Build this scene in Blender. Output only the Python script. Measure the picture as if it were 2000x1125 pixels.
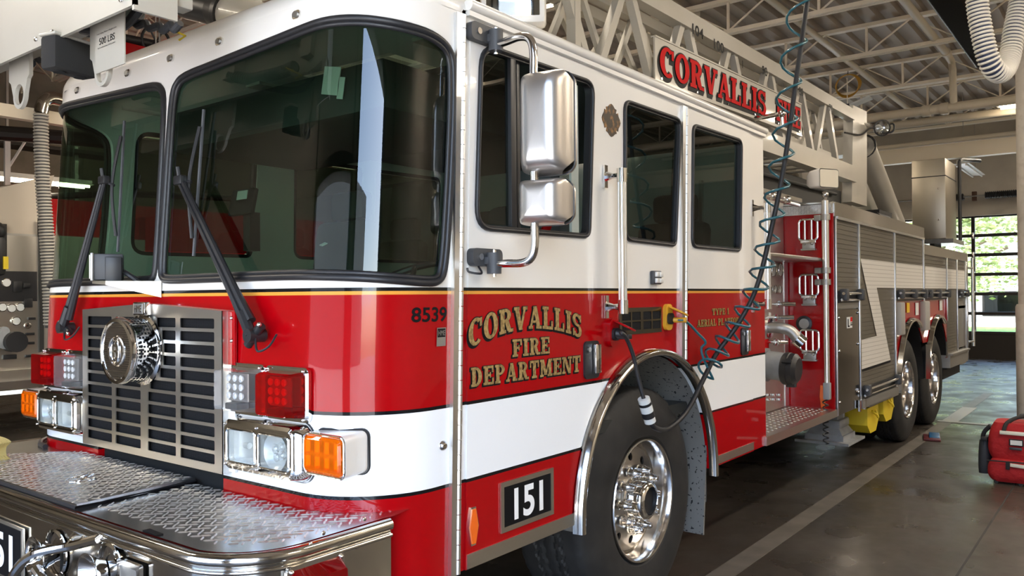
import bpy, bmesh, math, random
from mathutils import Vector, Matrix, geometry

for o in list(bpy.data.objects):
    bpy.data.objects.remove(o, do_unlink=True)
SC = bpy.context.scene
COL = SC.collection
PI = math.pi

# ------------------------------------------------------------------ camera
CAM_POS = Vector((3.0864, -1.6613, 1.552))
FOC = 1584.4                      # focal length in pixels of the 2000 px wide frame
def camera_axes(yaw, pitch, roll):
    y, p, r = map(math.radians, (yaw, pitch, roll))
    d = Vector((-math.sin(y)*math.cos(p), math.cos(y)*math.cos(p), math.sin(p)))
    r0 = Vector((math.cos(y), math.sin(y), 0))
    u0 = r0.cross(d)
    return r0*math.cos(r)+u0*math.sin(r), -r0*math.sin(r)+u0*math.cos(r), d
CR, CU, CD = camera_axes(37.678, 0.545, -0.4194)
cam_data = bpy.data.cameras.new('camera')
cam = bpy.data.objects.new('camera', cam_data); COL.objects.link(cam)
M = Matrix((CR, CU, -CD)).transposed().to_4x4(); M.translation = CAM_POS
cam.matrix_world = M
cam_data.sensor_fit = 'HORIZONTAL'; cam_data.sensor_width = 36
cam_data.lens = 36*FOC/2000
cam_data.clip_start = 0.05; cam_data.clip_end = 500
SC.camera = cam

# ------------------------------------------------------------------ sky, sun, exposure
w = bpy.data.worlds.new('sky'); SC.world = w; w.use_nodes = True
nt = w.node_tree; nt.nodes.clear()
sky = nt.nodes.new('ShaderNodeTexSky'); sky.sky_type = 'NISHITA'
sky.sun_disc = False; sky.sun_elevation = math.radians(50); sky.sun_rotation = math.radians(100)
sky.dust_density = 1.6; sky.air_density = 1.0
bgn = nt.nodes.new('ShaderNodeBackground'); bgn.inputs['Strength'].default_value = 0.75
outn = nt.nodes.new('ShaderNodeOutputWorld')
nt.links.new(sky.outputs[0], bgn.inputs[0]); nt.links.new(bgn.outputs[0], outn.inputs[0])
sun_d = bpy.data.lights.new('sun', 'SUN'); sun_d.energy = 7.0; sun_d.angle = math.radians(0.6)
sun_d.color = (1.0, 0.95, 0.86)
sun = bpy.data.objects.new('sun', sun_d); COL.objects.link(sun)
sun.rotation_euler = Vector((-0.62, 0.16, -0.77)).to_track_quat('-Z', 'Y').to_euler()
SC.view_settings.view_transform = 'Standard'
SC.view_settings.look = 'None'
SC.view_settings.exposure = 1.66
SC.view_settings.gamma = 1.0
SC.view_settings.use_curve_mapping = False
try:
    SC.cycles.max_bounces = 14; SC.cycles.transparent_max_bounces = 24; SC.cycles.glossy_bounces = 6
    SC.cycles.use_denoising = True
    SC.cycles.sample_clamp_indirect = 6.0
except Exception:
    pass
# ------------------------------------------------------------------ measuring: where the sight line of a pixel meets a plane of the place
def at(px, py, axis, val):
    r = CD + CR*((px-1000)/FOC) - CU*((py-562.5)/FOC)
    k = 'xyz'.index(axis)
    return CAM_POS + r*((val-CAM_POS[k])/r[k])

# ------------------------------------------------------------------ mesh builder
class MB:
    def __init__(s): s.b = bmesh.new(); s.mi = 0
    def face(s, pts):
        vs = [s.b.verts.new(p) for p in pts]
        try: f = s.b.faces.new(vs); f.material_index = s.mi; return f
        except ValueError: return None
    def box(s, c, size, rot=None, bev=0, seg=2):
        m = Matrix.Translation(Vector(c))
        if rot is not None: m = m @ rot.to_4x4()
        m = m @ Matrix.Diagonal((*size, 1))
        r = bmesh.ops.create_cube(s.b, size=1, matrix=m)
        fs = {f for v in r['verts'] for f in v.link_faces}
        for f in fs: f.material_index = s.mi
        if bev:
            es = list({e for v in r['verts'] for e in v.link_edges})
            rr = bmesh.ops.bevel(s.b, geom=es, offset=bev, segments=seg, affect='EDGES', profile=0.5)
            for f in rr['faces']: f.material_index = s.mi
        return s
    def cyl(s, p0, p1, r0, r1=None, n=20, cap=True):
        p0, p1 = Vector(p0), Vector(p1); r1 = r0 if r1 is None else r1
        d = (p1-p0).normalized(); q = d.to_track_quat('Z', 'Y')
        a = [q @ Vector((math.cos(2*PI*i/n), math.sin(2*PI*i/n), 0)) for i in range(n)]
        A = [s.b.verts.new(p0+v*r0) for v in a]; B = [s.b.verts.new(p1+v*r1) for v in a]
        fs = [s.b.faces.new((A[i], A[(i+1) % n], B[(i+1) % n], B[i])) for i in range(n)]
        if cap: fs += [s.b.faces.new(A[::-1]), s.b.faces.new(B)]
        for f in fs: f.material_index = s.mi
        return s
    def tube(s, pts, r, n=10, closed=False, cap=True, rfun=None):
        pts = [Vector(p) for p in pts]; N = len(pts); rings = []; prev = None
        for i in range(N):
            if closed: t = pts[(i+1) % N]-pts[i-1]
            else: t = pts[min(i+1, N-1)]-pts[max(i-1, 0)]
            t.normalize()
            if prev is None:
                a = Vector((0, 0, 1)) if abs(t.z) < .9 else Vector((1, 0, 0))
                u = a.cross(t).normalized()
            else: u = (prev-t*prev.dot(t)).normalized()
            prev = u; v = t.cross(u); rr = r if rfun is None else rfun(i)
            rings.append([s.b.verts.new(pts[i]+(u*math.cos(2*PI*k/n)+v*math.sin(2*PI*k/n))*rr) for k in range(n)])
        for i in range(N if closed else N-1):
            A, B = rings[i], rings[(i+1) % N]
            for k in range(n):
                f = s.b.faces.new((A[k], A[(k+1) % n], B[(k+1) % n], B[k])); f.material_index = s.mi
        if not closed and cap:
            for R in (rings[0][::-1], rings[-1]):
                f = s.b.faces.new(R); f.material_index = s.mi
        return s
    def prism(s, poly, fn, d0, d1, top=True, bottom=True):
        # poly: list of (u, v); fn(u, v, d) -> 3-D; extruded from d0 to d1
        A = [s.b.verts.new(fn(u, v, d0)) for u, v in poly]; B = [s.b.verts.new(fn(u, v, d1)) for u, v in poly]
        n = len(poly); fs = []
        for i in range(n): fs.append(s.b.faces.new((A[i], A[(i+1) % n], B[(i+1) % n], B[i])))
        if bottom: fs.append(s.b.faces.new(A[::-1]))
        if top: fs.append(s.b.faces.new(B))
        for f in fs: f.material_index = s.mi
        return s
    def lathe(s, prof, origin, axis, n=32, close=False):
        o = Vector(origin); q = Vector(axis).normalized().to_track_quat('Z', 'Y')
        rings = []
        for r, h in prof:
            if r < 1e-6: rings.append([s.b.verts.new(o+q @ Vector((0, 0, h)))])
            else: rings.append([s.b.verts.new(o+q @ Vector((r*math.cos(2*PI*i/n), r*math.sin(2*PI*i/n), h))) for i in range(n)])
        for a, b in zip(rings[:-1], rings[1:]):
            for i in range(n):
                j = (i+1) % n
                if len(a) == 1 and len(b) == 1: continue
                if len(a) == 1: vs = (a[0], b[j], b[i])
                elif len(b) == 1: vs = (a[i], a[j], b[0])
                else: vs = (a[i], a[j], b[j], b[i])
                f = s.b.faces.new(vs); f.material_index = s.mi
        return s
    def ball(s, c, r, sc=(1, 1, 1), n=16, rot=None):
        m = Matrix.Translation(Vector(c))
        if rot is not None: m = m @ rot.to_4x4()
        m = m @ Matrix.Diagonal((r*sc[0], r*sc[1], r*sc[2], 1))
        rr = bmesh.ops.create_uvsphere(s.b, u_segments=n, v_segments=max(6, n//2), radius=1, matrix=m)
        for f in {f for v in rr['verts'] for f in v.link_faces}: f.material_index = s.mi
        return s
    def quads(s, grid, closed=False):
        V = [[s.b.verts.new(p) for p in row] for row in grid]
        for a, b in zip(V[:-1], V[1:]):
            m = len(a)
            for i in range(m if closed else m-1):
                f = s.b.faces.new((a[i], a[(i+1) % m], b[(i+1) % m], b[i])); f.material_index = s.mi
        return s
    def holed(s, outer, holes, fn, grid=(), test=None):
        # flat region with holes, mapped through fn(u, v)
        pts = []; edges = []
        for lp in [outer]+list(holes):
            k = len(pts); pts += [Vector(p) for p in lp]; m = len(lp)
            edges += [(k+i, k+(i+1) % m) for i in range(m)]
        for g in grid:
            if inside(g, outer) and not any(inside(g, h) for h in holes): pts.append(Vector(g))
        vs, es, fs, _, _, _ = geometry.delaunay_2d_cdt(pts, edges, [], 0, 1e-6)
        V = [s.b.verts.new(fn(v.x, v.y)) for v in vs]
        for f in fs:
            c = sum((vs[i] for i in f), Vector((0, 0)))/len(f)
            if inside(c, outer) and not any(inside(c, h) for h in holes):
                try:
                    ff = s.b.faces.new([V[i] for i in f]); ff.material_index = s.mi
                except ValueError: pass
        for v in [v for v in V if not v.link_faces]: s.b.verts.remove(v)
        return s
    def build(s, name, mat, parent=None, sharp=34, fix=True, solid=0, loc=None):
        if fix: bmesh.ops.recalc_face_normals(s.b, faces=s.b.faces[:])
        th = math.radians(sharp)
        for f in s.b.faces: f.smooth = True
        for e in s.b.edges:
            if len(e.link_faces) == 2: e.smooth = e.calc_face_angle(0) < th
        me = bpy.data.meshes.new(name)
        if loc is not None: bmesh.ops.translate(s.b, verts=s.b.verts[:], vec=-Vector(loc))
        s.b.to_mesh(me); s.b.free()
        for m in (mat if isinstance(mat, (list, tuple)) else [mat]): me.materials.append(m)
        o = bpy.data.objects.new(name, me); COL.objects.link(o)
        if loc is not None: o.location = loc
        if parent is not None: o.parent = parent
        if solid:
            md = o.modifiers.new('thickness', 'SOLIDIFY'); md.thickness = abs(solid); md.offset = -1 if solid > 0 else 1
            o.modifiers.new('crease', 'EDGE_SPLIT').split_angle = math.radians(32)
        return o

def inside(p, poly):
    x, y = p[0], p[1]; c = False; n = len(poly); j = n-1
    for i in range(n):
        xi, yi = poly[i][0], poly[i][1]; xj, yj = poly[j][0], poly[j][1]
        if (yi > y) != (yj > y) and x < (xj-xi)*(y-yi)/(yj-yi)+xi: c = not c
        j = i
    return c
def rrect(x0, y0, x1, y1, r, n=5):
    out = []
    for cx, cy, a in ((x1-r, y1-r, 0), (x0+r, y1-r, 90), (x0+r, y0+r, 180), (x1-r, y0+r, 270)):
        for i in range(n+1):
            t = math.radians(a+90*i/n); out.append((cx+r*math.cos(t), cy+r*math.sin(t)))
    return out
def rpoly(pts, rads, n=6):
    # polygon with rounded corners
    out = []; N = len(pts)
    for i in range(N):
        P = Vector(pts[i]); A = (Vector(pts[i-1])-P); B = (Vector(pts[(i+1) % N])-P)
        r = rads[i] if isinstance(rads, (list, tuple)) else rads
        ang = A.angle(B); d = min(r/math.tan(ang/2), A.length*.49, B.length*.49)
        p0 = P+A.normalized()*d; p1 = P+B.normalized()*d
        for k in range(n+1):
            t = k/n; out.append(tuple(p0*(1-t)**2+P*2*t*(1-t)+p1*t*t))
    return out
def catmull(pts, n=4, closed=False):
    P = [Vector(p) for p in pts]; N = len(P); out = []
    for i in range(N if closed else N-1):
        g = (lambda k: P[k % N]) if closed else (lambda k: P[max(0, min(N-1, k))])
        a, b, c, d = g(i-1), g(i), g(i+1), g(i+2)
        for k in range(n):
            t = k/n
            out.append(.5*((2*b)+(c-a)*t+(2*a-5*b+4*c-d)*t*t+(3*b-a-3*c+d)*t**3))
    if not closed: out.append(P[-1])
    return out
def circ(cx, cy, r, n=24, a0=0): return [(cx+r*math.cos(a0+2*PI*i/n), cy+r*math.sin(a0+2*PI*i/n)) for i in range(n)]

def tag(o, label=None, cat=None, group=None, kind=None):
    if label: o['label'] = label
    if cat: o['category'] = cat
    if group: o['group'] = group
    if kind: o['kind'] = kind
    return o
def thing(name, label, cat, loc=(0, 0, 0), group=None):
    o = bpy.data.objects.new(name, None); COL.objects.link(o); o.location = loc
    o.empty_display_size = .1
    return tag(o, label, cat, group)
def adopt(child, parent):
    # parent keeping the place it has
    child.parent = parent; child.matrix_parent_inverse = Matrix.Translation(-Vector(parent.location)); return child
def copy_tree(o, parent=None):
    c = o.copy(); COL.objects.link(c)
    if parent: c.parent = parent
    for ch in list(o.children): copy_tree(ch, c)
    return c
def text(s, name, mat, parent, origin, ux, uy, height, extrude=.0006, width=None, align='LEFT', bold=0):
    # lettering in the built-in face, laid on a plane: origin, reading direction ux, up uy
    cu = bpy.data.curves.new('lettering', 'FONT'); cu.body = s; cu.size = 1; cu.extrude = 0.0; cu.offset = bold
    cu.align_x = align
    t = bpy.data.objects.new('lettering', cu); COL.objects.link(t)
    dg = bpy.context.evaluated_depsgraph_get(); dg.update()
    me = bpy.data.meshes.new_from_object(t.evaluated_get(dg))
    bpy.data.objects.remove(t, do_unlink=True)
    xs = [v.co.x for v in me.vertices]; ys = [v.co.y for v in me.vertices]
    x0, x1, y0, y1 = min(xs), max(xs), min(ys), max(ys)
    sy = height/(y1-y0); sx = sy if width is None else width/(x1-x0)
    ux = Vector(ux).normalized(); uy = Vector(uy).normalized(); nz = ux.cross(uy)
    off = 0 if align == 'LEFT' else -(x1-x0)/2
    for v in me.vertices:
        v.co = Vector(origin)+ux*((v.co.x-x0+off)*sx)+uy*((v.co.y-y0)*sy)+nz*extrude
    me.materials.append(mat); me.name = name
    o = bpy.data.objects.new(name, me); COL.objects.link(o)
    if parent is not None: o.parent = parent
    return o

# slab-serif alphabet made of bars and bowls (unit height)
def slab(ch, g=0.0, T=.24, t=.13):
    P = []
    def R(x0, y0, x1, y1): P.append([(x0-g, y0-g), (x1+g, y0-g), (x1+g, y1+g), (x0-g, y1+g)])
    def D(xa, ya, xb, yb, wd):          # slanted bar, wd = horizontal width
        h = wd/2+g; P.append([(xa-h, ya-g), (xa+h, ya-g), (xb+h, yb+g), (xb-h, yb+g)])
    def A(cx, cy, rx, ry, a0, a1, wx, wy, n=16):   # bowl
        for i in range(n):
            q = []
            for k, o in ((i, 1), (i+1, 1), (i+1, 0), (i, 0)):
                a = math.radians(a0+(a1-a0)*k/n); e = g if o else -g
                q.append((cx+(rx-(0 if o else wx)+e)*math.cos(a), cy+(ry-(0 if o else wy)+e)*math.sin(a)))
            P.append(q)
    S = t
    def stem(x, b=True, tp=True, e=.09):
        R(x, 0, x+T, 1)
        if b: R(x-e, 0, x+T+e, S)
        if tp: R(x-e, 1-S, x+T+e, 1)
    if ch == 'I': stem(.1); W = .44
    elif ch in 'FE':
        stem(.1, e=.09); R(.1, 1-S, .72, 1); R(.61, .64, .72, 1); R(.3, .45, .52, .57); R(.46, .36, .54, .66); W = .76
        if ch == 'E': R(.1, 0, .74, S); R(.63, 0, .74, .36)
    elif ch == 'L': stem(.1); R(.1, 0, .72, S); R(.61, 0, .72, .38); W = .76
    elif ch == 'T': R(.27, 0, .27+T, 1); R(.18, 0, .36+T, S); R(.02, 1-S, .76, 1); R(.02, .62, .12, 1); R(.66, .62, .76, 1); W = .8
    elif ch == 'D': stem(.1, e=.08); A(.34, .5, .42, .5, -90, 90, T, S); W = .8
    elif ch in 'PR':
        stem(.1, e=.08); A(.36, .72, .36, .28, -90, 90, T*.9, S*.9); R(.3, .44, .38, .44+S*.9); R(.3, 1-S, .38, 1); W = .76
        if ch == 'R': D(.62, S*.5, .46, .5, T); R(.56, 0, .86, S); W = .86
    elif ch == 'O': A(.41, .5, .41, .52, 0, 360, T, S, 28); W = .82
    elif ch == 'C': A(.41, .5, .41, .52, 50, 310, T, S, 24); R(.62, .64, .74, .96); W = .78
    elif ch == 'S':
        A(.36, .74, .34, .28, 20, 270, T*.85, S, 18); A(.36, .28, .34, .3, -160, 90, T*.85, S, 18); R(.56, .68, .66, 1); R(.04, 0, .14, .32); W = .72
    elif ch in 'A':
        D(.12, 0, .42, 1, t); D(.68, 0, .42, 1, T); R(.2, .26, .6, .26+S*.8); R(0, 0, .28, S); R(.5, 0, .86, S); W = .86
    elif ch == 'V':
        D(.42, 0, .16, 1, T); D(.42, 0, .7, 1, t); R(0, 1-S, .34, 1); R(.56, 1-S, .86, 1); W = .86
    elif ch == 'Y':
        R(.3, 0, .3+T, .5); R(.2, 0, .4+T, S); D(.42, .4, .14, 1, T); D(.42, .4, .7, 1, t); R(0, 1-S, .3, 1); R(.56, 1-S, .84, 1); W = .84
    elif ch == 'M':
        R(.08, 0, .08+t, 1); R(0, 0, .3, S); R(.72, 0, .72+T, 1); R(.64, 0, 1.04, S); R(0, 1-S, .24, 1); R(.8, 1-S, 1.04, 1); D(.48, .1, .2, 1, T); D(.48, .1, .8, 1, t); W = 1.04
    elif ch == 'N':
        R(.08, 0, .08+t, 1); R(0, 0, .3, S); R(.66, 0, .66+t, 1); R(.54, 1-S, .88, 1); R(0, 1-S, .22, 1); D(.68, 0, .2, 1, T); W = .88
    elif ch == '1': stem(.14, tp=False); D(.06, .72, .2, .98, .16); W = .5
    else: W = .4
    return P, W
def slab_text(s, name, mats, parent, place, height, lift=.0012, track=.06, out=.034, shade=(-.055, -.065), width=None):
    # place(u, v, d): u along the line in metres; letters in mats[0], outline and drop shade in mats[1]
    W = 0; items = []
    for ch in s:
        P, w_ = slab(ch); items.append((ch, W)); W += w_+track*1.0
    sx = height if width is None else width/W
    a = MB(); b = MB()
    for ch, x in items:
        q = 0                                   # each stroke a hair above the last so that none coincide
        for poly in slab(ch)[0]:
            a.face([place((x+u)*sx, v*height, lift*2+q*2e-5) for u, v in poly]); q += 1
        q = 0
        for dx, dy in (shade, (shade[0]*.5, shade[1]*.5), (0, 0)):
            for poly in slab(ch, out)[0]:
                b.face([place((x+u+dx)*sx, (v+dy)*height, lift*.3+q*8e-6) for u, v in poly]); q += 1
    oa = a.build(name, mats[0], parent, fix=False)
    b.build('letter_shade', mats[1], oa, fix=False)
    return oa
# ------------------------------------------------------------------ materials
def mat(name, col=(.8, .8, .8), rough=.5, metal=0, coat=0, spec=.5, emit=None, es=0, noise=None, bump=None, trans=0, coatr=.05, aniso=0):
    m = bpy.data.materials.new(name); m.use_nodes = True; n = m.node_tree; p = n.nodes['Principled BSDF']
    p.inputs['Base Color'].default_value = (*col, 1); p.inputs['Roughness'].default_value = rough
    p.inputs['Metallic'].default_value = metal; p.inputs['Coat Weight'].default_value = coat
    p.inputs['Coat Roughness'].default_value = coatr
    p.inputs['Specular IOR Level'].default_value = spec; p.inputs['Transmission Weight'].default_value = trans
    if emit: p.inputs['Emission Color'].default_value = (*emit, 1); p.inputs['Emission Strength'].default_value = es
    tc = None
    if noise or bump: tc = n.nodes.new('ShaderNodeTexCoord')
    if noise:      # (scale, second colour, lo, hi[, stretch])
        t = n.nodes.new('ShaderNodeTexNoise'); t.inputs['Scale'].default_value = noise[0]; t.inputs['Detail'].default_value = 5
        src = tc.outputs['Object']
        if len(noise) > 4:
            mp = n.nodes.new('ShaderNodeMapping'); mp.inputs['Scale'].default_value = noise[4]; n.links.new(src, mp.inputs[0]); src = mp.outputs[0]
        n.links.new(src, t.inputs['Vector'])
        r = n.nodes.new('ShaderNodeValToRGB'); r.color_ramp.elements[0].position = noise[2]; r.color_ramp.elements[1].position = noise[3]
        r.color_ramp.elements[0].color = (*col, 1); r.color_ramp.elements[1].color = (*noise[1], 1)
        n.links.new(t.outputs['Fac'], r.inputs[0]); n.links.new(r.outputs[0], p.inputs['Base Color'])
    if bump:       # (scale, strength, distance[, stretch])
        t = n.nodes.new('ShaderNodeTexNoise'); t.inputs['Scale'].default_value = bump[0]; t.inputs['Detail'].default_value = 4
        src = tc.outputs['Object']
        if len(bump) > 3:
            mp = n.nodes.new('ShaderNodeMapping'); mp.inputs['Scale'].default_value = bump[3]; n.links.new(src, mp.inputs[0]); src = mp.outputs[0]
        n.links.new(src, t.inputs['Vector'])
        b = n.nodes.new('ShaderNodeBump'); b.inputs['Strength'].default_value = bump[1]; b.inputs['Distance'].default_value = bump[2]
        n.links.new(t.outputs['Fac'], b.inputs['Height']); n.links.new(b.outputs[0], p.inputs['Normal'])
    return m
def glassy(name, tint, rough=0.0, ior=1.5, glossy=(1, 1, 1), body=None, bodyw=0):
    # a thin pane: tinted see-through plus mirror sheen by the angle
    m = bpy.data.materials.new(name); m.use_nodes = True; n = m.node_tree; n.nodes.clear()
    o = n.nodes.new('ShaderNodeOutputMaterial'); t = n.nodes.new('ShaderNodeBsdfTransparent'); t.inputs[0].default_value = (*tint, 1)
    g = n.nodes.new('ShaderNodeBsdfGlossy'); g.inputs['Roughness'].default_value = rough; g.inputs[0].default_value = (*glossy, 1)
    f = n.nodes.new('ShaderNodeFresnel'); ge = n.nodes.new('ShaderNodeNewGeometry'); ma = n.nodes.new('ShaderNodeMath'); ma.operation = 'MULTIPLY_ADD'; ma.inputs[1].default_value = 1/ior-ior; ma.inputs[2].default_value = ior
    n.links.new(ge.outputs['Backfacing'], ma.inputs[0]); n.links.new(ma.outputs[0], f.inputs[0])
    x = n.nodes.new('ShaderNodeMixShader'); last = t.outputs[0]
    if body:
        d = n.nodes.new('ShaderNodeBsdfDiffuse'); d.inputs[0].default_value = (*body, 1)
        y = n.nodes.new('ShaderNodeMixShader'); y.inputs[0].default_value = bodyw
        n.links.new(last, y.inputs[1]); n.links.new(d.outputs[0], y.inputs[2]); last = y.outputs[0]
    n.links.new(f.outputs[0], x.inputs[0]); n.links.new(last, x.inputs[1]); n.links.new(g.outputs[0], x.inputs[2])
    n.links.new(x.outputs[0], o.inputs[0]); return m

RED = (.36, .0006, .003); WHITE = (.80, .775, .73); BAND = (.86, .88, .90)
def livery(name, stops, rough=.22, coat=.45):
    # paint and stripes by height above the floor: [(z from, colour), ...]
    m = mat(name, RED, rough, coat=coat, coatr=.02, spec=.12); n = m.node_tree; p = n.nodes['Principled BSDF']
    tc = n.nodes.new('ShaderNodeTexCoord'); sp = n.nodes.new('ShaderNodeSeparateXYZ'); n.links.new(tc.outputs['Object'], sp.inputs[0])
    dv = n.nodes.new('ShaderNodeMath'); dv.operation = 'MULTIPLY'; dv.inputs[1].default_value = 1/3.0; n.links.new(sp.outputs['Z'], dv.inputs[0])
    r = n.nodes.new('ShaderNodeValToRGB'); r.color_ramp.interpolation = 'CONSTANT'; n.links.new(dv.outputs[0], r.inputs[0])
    e = r.color_ramp.elements
    while len(e) > 1: e.remove(e[-1])
    e[0].position = 0; e[0].color = (*stops[0][1], 1)
    for z, c in stops[1:]:
        q = e.new(z/3.0); q.color = (*c, 1)
    n.links.new(r.outputs[0], p.inputs['Base Color']); return m
BLK = (.006, .006, .007); GOLD = (.72, .32, .05)
CABPAINT = livery('red_and_white_cab_paint', [(0, RED), (.896, BLK), (.912, BAND), (1.166, BLK), (1.182, RED), (1.547, (.85, .8, .78)),
                  (1.552, (.14, .0, .003)), (1.5565, GOLD), (1.570, BLK), (1.5725, WHITE)])
M_RED = mat('red_paint', RED, .22, coat=.6, coatr=.02, spec=.12)
M_WHITE = mat('white_paint', WHITE, .28, coat=.6)
M_LADDER = mat('ladder_paint', (.43, .405, .35), .38, coat=.2, noise=(3, (.40, .375, .32), .4, .7))
M_STEEL = mat('brushed_stainless', (.66, .64, .59), .32, 1, bump=(60, .04, .002, (1, 1, 12)))
M_POL = mat('polished_stainless', (.62, .6, .56), .12, 1)
M_TREAD = mat('aluminium_tread_plate', (.58, .58, .58), .24, 1)
M_TREADR = mat('pale_tread_lozenges', (.86, .86, .85), .36, .9)  # raised lozenges paler and rougher than the plate
M_CHROME = mat('chrome', (.78, .77, .75), .05, 1)
M_ALU = mat('polished_aluminium', (.72, .70, .68), .13, 1)
M_SATIN = mat('satin_metallic_plastic', (.60, .57, .54), .30, .9, bump=(900, .12, .0005))
M_ALUX = mat('bright_extruded_aluminium', (.82, .82, .81), .28, 1)
M_DULL = mat('dull_aluminium', (.42, .41, .39), .45, .9)
M_BLACK = mat('black_plastic', (.016, .016, .018), .42)
M_RUBBER = mat('black_rubber', (.02, .0195, .019), .6, bump=(80, .05, .002))
M_TYRE = mat('tyre_rubber', (.013, .0125, .012), .7, noise=(9, (.024, .022, .020), .42, .72), bump=(140, .1, .001))
M_GREYPL = mat('dark_grey_plastic', (.055, .057, .062), .5)
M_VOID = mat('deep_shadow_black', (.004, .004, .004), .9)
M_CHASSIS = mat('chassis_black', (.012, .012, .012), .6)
M_DECAL_BLACK = mat('black_vinyl', BLK, .5, spec=.15)
M_DECAL_WHITE = mat('white_vinyl', (.88, .88, .88), .4)
M_DECAL_RED = mat('red_vinyl', (.50, .003, .004), .6, spec=.12)
M_GOLDLEAF = mat('gold_leaf', (.48, .33, .13), .4, .35, noise=(70, (.22, .14, .05), .42, .66))
M_GOLDFLAT = mat('gold_vinyl', (.42, .28, .08), .35, .3)
M_EMBLEM = mat('engraved_gold_leaf', (.03, .018, .008), .35, .4, noise=(34, (.26, .12, .025), .5, .68))
M_GLASS = glassy('green_tinted_glass', (.34, .48, .39))
M_GLASSD = glassy('dark_tinted_glass', (.22, .30, .26))
M_CLEAR = glassy('clear_lens', (.90, .91, .92), .02, body=(.6, .6, .6), bodyw=.10)
M_DISC = mat('dull_polished_wheel_alloy', (.56, .54, .52), .30, 1)
M_NUT = mat('chromed_nut', (.70, .69, .67), .16, 1)
M_PUMP = mat('pump_panel_steel', (.60, .57, .53), .44, 1)
M_DARKMIRROR = mat('dark_polished_steel', (.15, .13, .105), .12, 1)
M_HEADGLASS = glassy('headlamp_glass', (.86, .88, .88), .03)
M_REDLENS = glassy('red_lens', (.62, .012, .015), .02, body=(.4, .002, .004), bodyw=.28)
M_AMBER = glassy('amber_lens', (.95, .34, .015), .02, body=(.8, .2, .005), bodyw=.35)
M_ORANGE = mat('orange_reflector', (.85, .14, .005), .3, coat=1)
M_LED = mat('silver_reflector', (.86, .86, .85), .3, .45)
M_YELLOW = mat('yellow_rubber', (.70, .52, .02), .5)
M_YELINLET = mat('yellow_plastic', (.72, .38, .03), .4)
M_HOSEYEL = mat('tan_ribbed_rubber', (.52, .40, .14), .55)
M_GREYSTEEL = mat('grey_painted_steel', (.30, .31, .32), .5, noise=(6, (.2, .2, .2), .4, .7))
M_SHUTTER = mat('satin_shutter_aluminium', (.165, .148, .12), .45, .5)
M_PAPER = mat('paper', (.66, .67, .65), .8)
M_SEAT = mat('grey_seat_fabric', (.09, .09, .095), .9)
M_DASH = mat('black_dash_vinyl', (.03, .032, .03), .6)
M_INTERIOR = mat('grey_cab_lining', (.07, .075, .072), .8)
def corrugated_linen(): pass
# concrete floor: mottled, worn glossy
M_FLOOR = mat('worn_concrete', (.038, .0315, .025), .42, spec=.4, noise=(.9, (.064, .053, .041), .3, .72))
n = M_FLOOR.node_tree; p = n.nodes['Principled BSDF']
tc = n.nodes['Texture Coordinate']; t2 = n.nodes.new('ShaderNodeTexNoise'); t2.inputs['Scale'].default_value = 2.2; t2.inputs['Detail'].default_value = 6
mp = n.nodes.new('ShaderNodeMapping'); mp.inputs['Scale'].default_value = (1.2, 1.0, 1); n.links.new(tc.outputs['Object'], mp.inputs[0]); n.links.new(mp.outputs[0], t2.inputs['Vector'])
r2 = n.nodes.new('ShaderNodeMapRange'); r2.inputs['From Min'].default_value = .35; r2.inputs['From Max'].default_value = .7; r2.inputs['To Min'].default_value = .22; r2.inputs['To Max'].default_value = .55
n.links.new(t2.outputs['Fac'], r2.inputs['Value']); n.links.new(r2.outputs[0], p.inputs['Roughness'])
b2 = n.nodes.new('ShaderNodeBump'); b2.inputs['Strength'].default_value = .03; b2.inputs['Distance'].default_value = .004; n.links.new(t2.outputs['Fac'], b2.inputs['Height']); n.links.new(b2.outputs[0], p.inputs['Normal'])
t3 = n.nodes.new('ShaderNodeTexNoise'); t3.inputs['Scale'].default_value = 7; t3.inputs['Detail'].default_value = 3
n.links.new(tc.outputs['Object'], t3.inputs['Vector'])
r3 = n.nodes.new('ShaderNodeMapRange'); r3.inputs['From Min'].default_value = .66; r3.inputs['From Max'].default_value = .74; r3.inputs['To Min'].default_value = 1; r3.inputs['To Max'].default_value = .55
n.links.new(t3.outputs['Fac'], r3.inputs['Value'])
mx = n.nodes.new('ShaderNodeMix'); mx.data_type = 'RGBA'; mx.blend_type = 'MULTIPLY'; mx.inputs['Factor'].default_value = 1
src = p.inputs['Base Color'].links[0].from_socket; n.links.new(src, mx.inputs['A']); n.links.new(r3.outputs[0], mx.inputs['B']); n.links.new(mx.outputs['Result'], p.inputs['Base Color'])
M_LINE = mat('worn_floor_tape', (.15, .13, .108), .5, noise=(5, (.095, .082, .066), .35, .7))
M_JOINT = mat('floor_joint', (.03, .027, .024), .8)
M_DECK = mat('painted_roof_deck', (.42, .36, .29), .7)
M_JOIST = mat('cream_painted_steel', (.86, .77, .62), .55)
M_PIPE = mat('cream_painted_pipe', (.60, .53, .41), .5)
M_WALLDIM = mat('dimmed_block_wall', (.24, .20, .155), .85, noise=(2, (.19, .16, .12), .4, .6))  # block wall colour darkened to give the dimness of the left bay
M_FUELDOOR = mat('grey_plastic_door', (.34, .33, .31), .5)
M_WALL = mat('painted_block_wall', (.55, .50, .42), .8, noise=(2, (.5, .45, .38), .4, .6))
M_BRONZE = mat('dark_bronze_aluminium', (.022, .018, .015), .55, spec=.25)
M_COLUMN = mat('column_paint', (.70, .64, .55), .5, noise=(14, (.63, .57, .48), .5, .66))
M_WINGLASS = glassy('clear_window_glass', (.92, .95, .94))
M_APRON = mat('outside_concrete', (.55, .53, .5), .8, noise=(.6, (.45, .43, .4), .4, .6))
M_GRASS = mat('lawn', (.10, .22, .03), .9, noise=(3, (.16, .28, .05), .35, .65))
M_BARK = mat('bark', (.16, .11, .07), .9)
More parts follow.
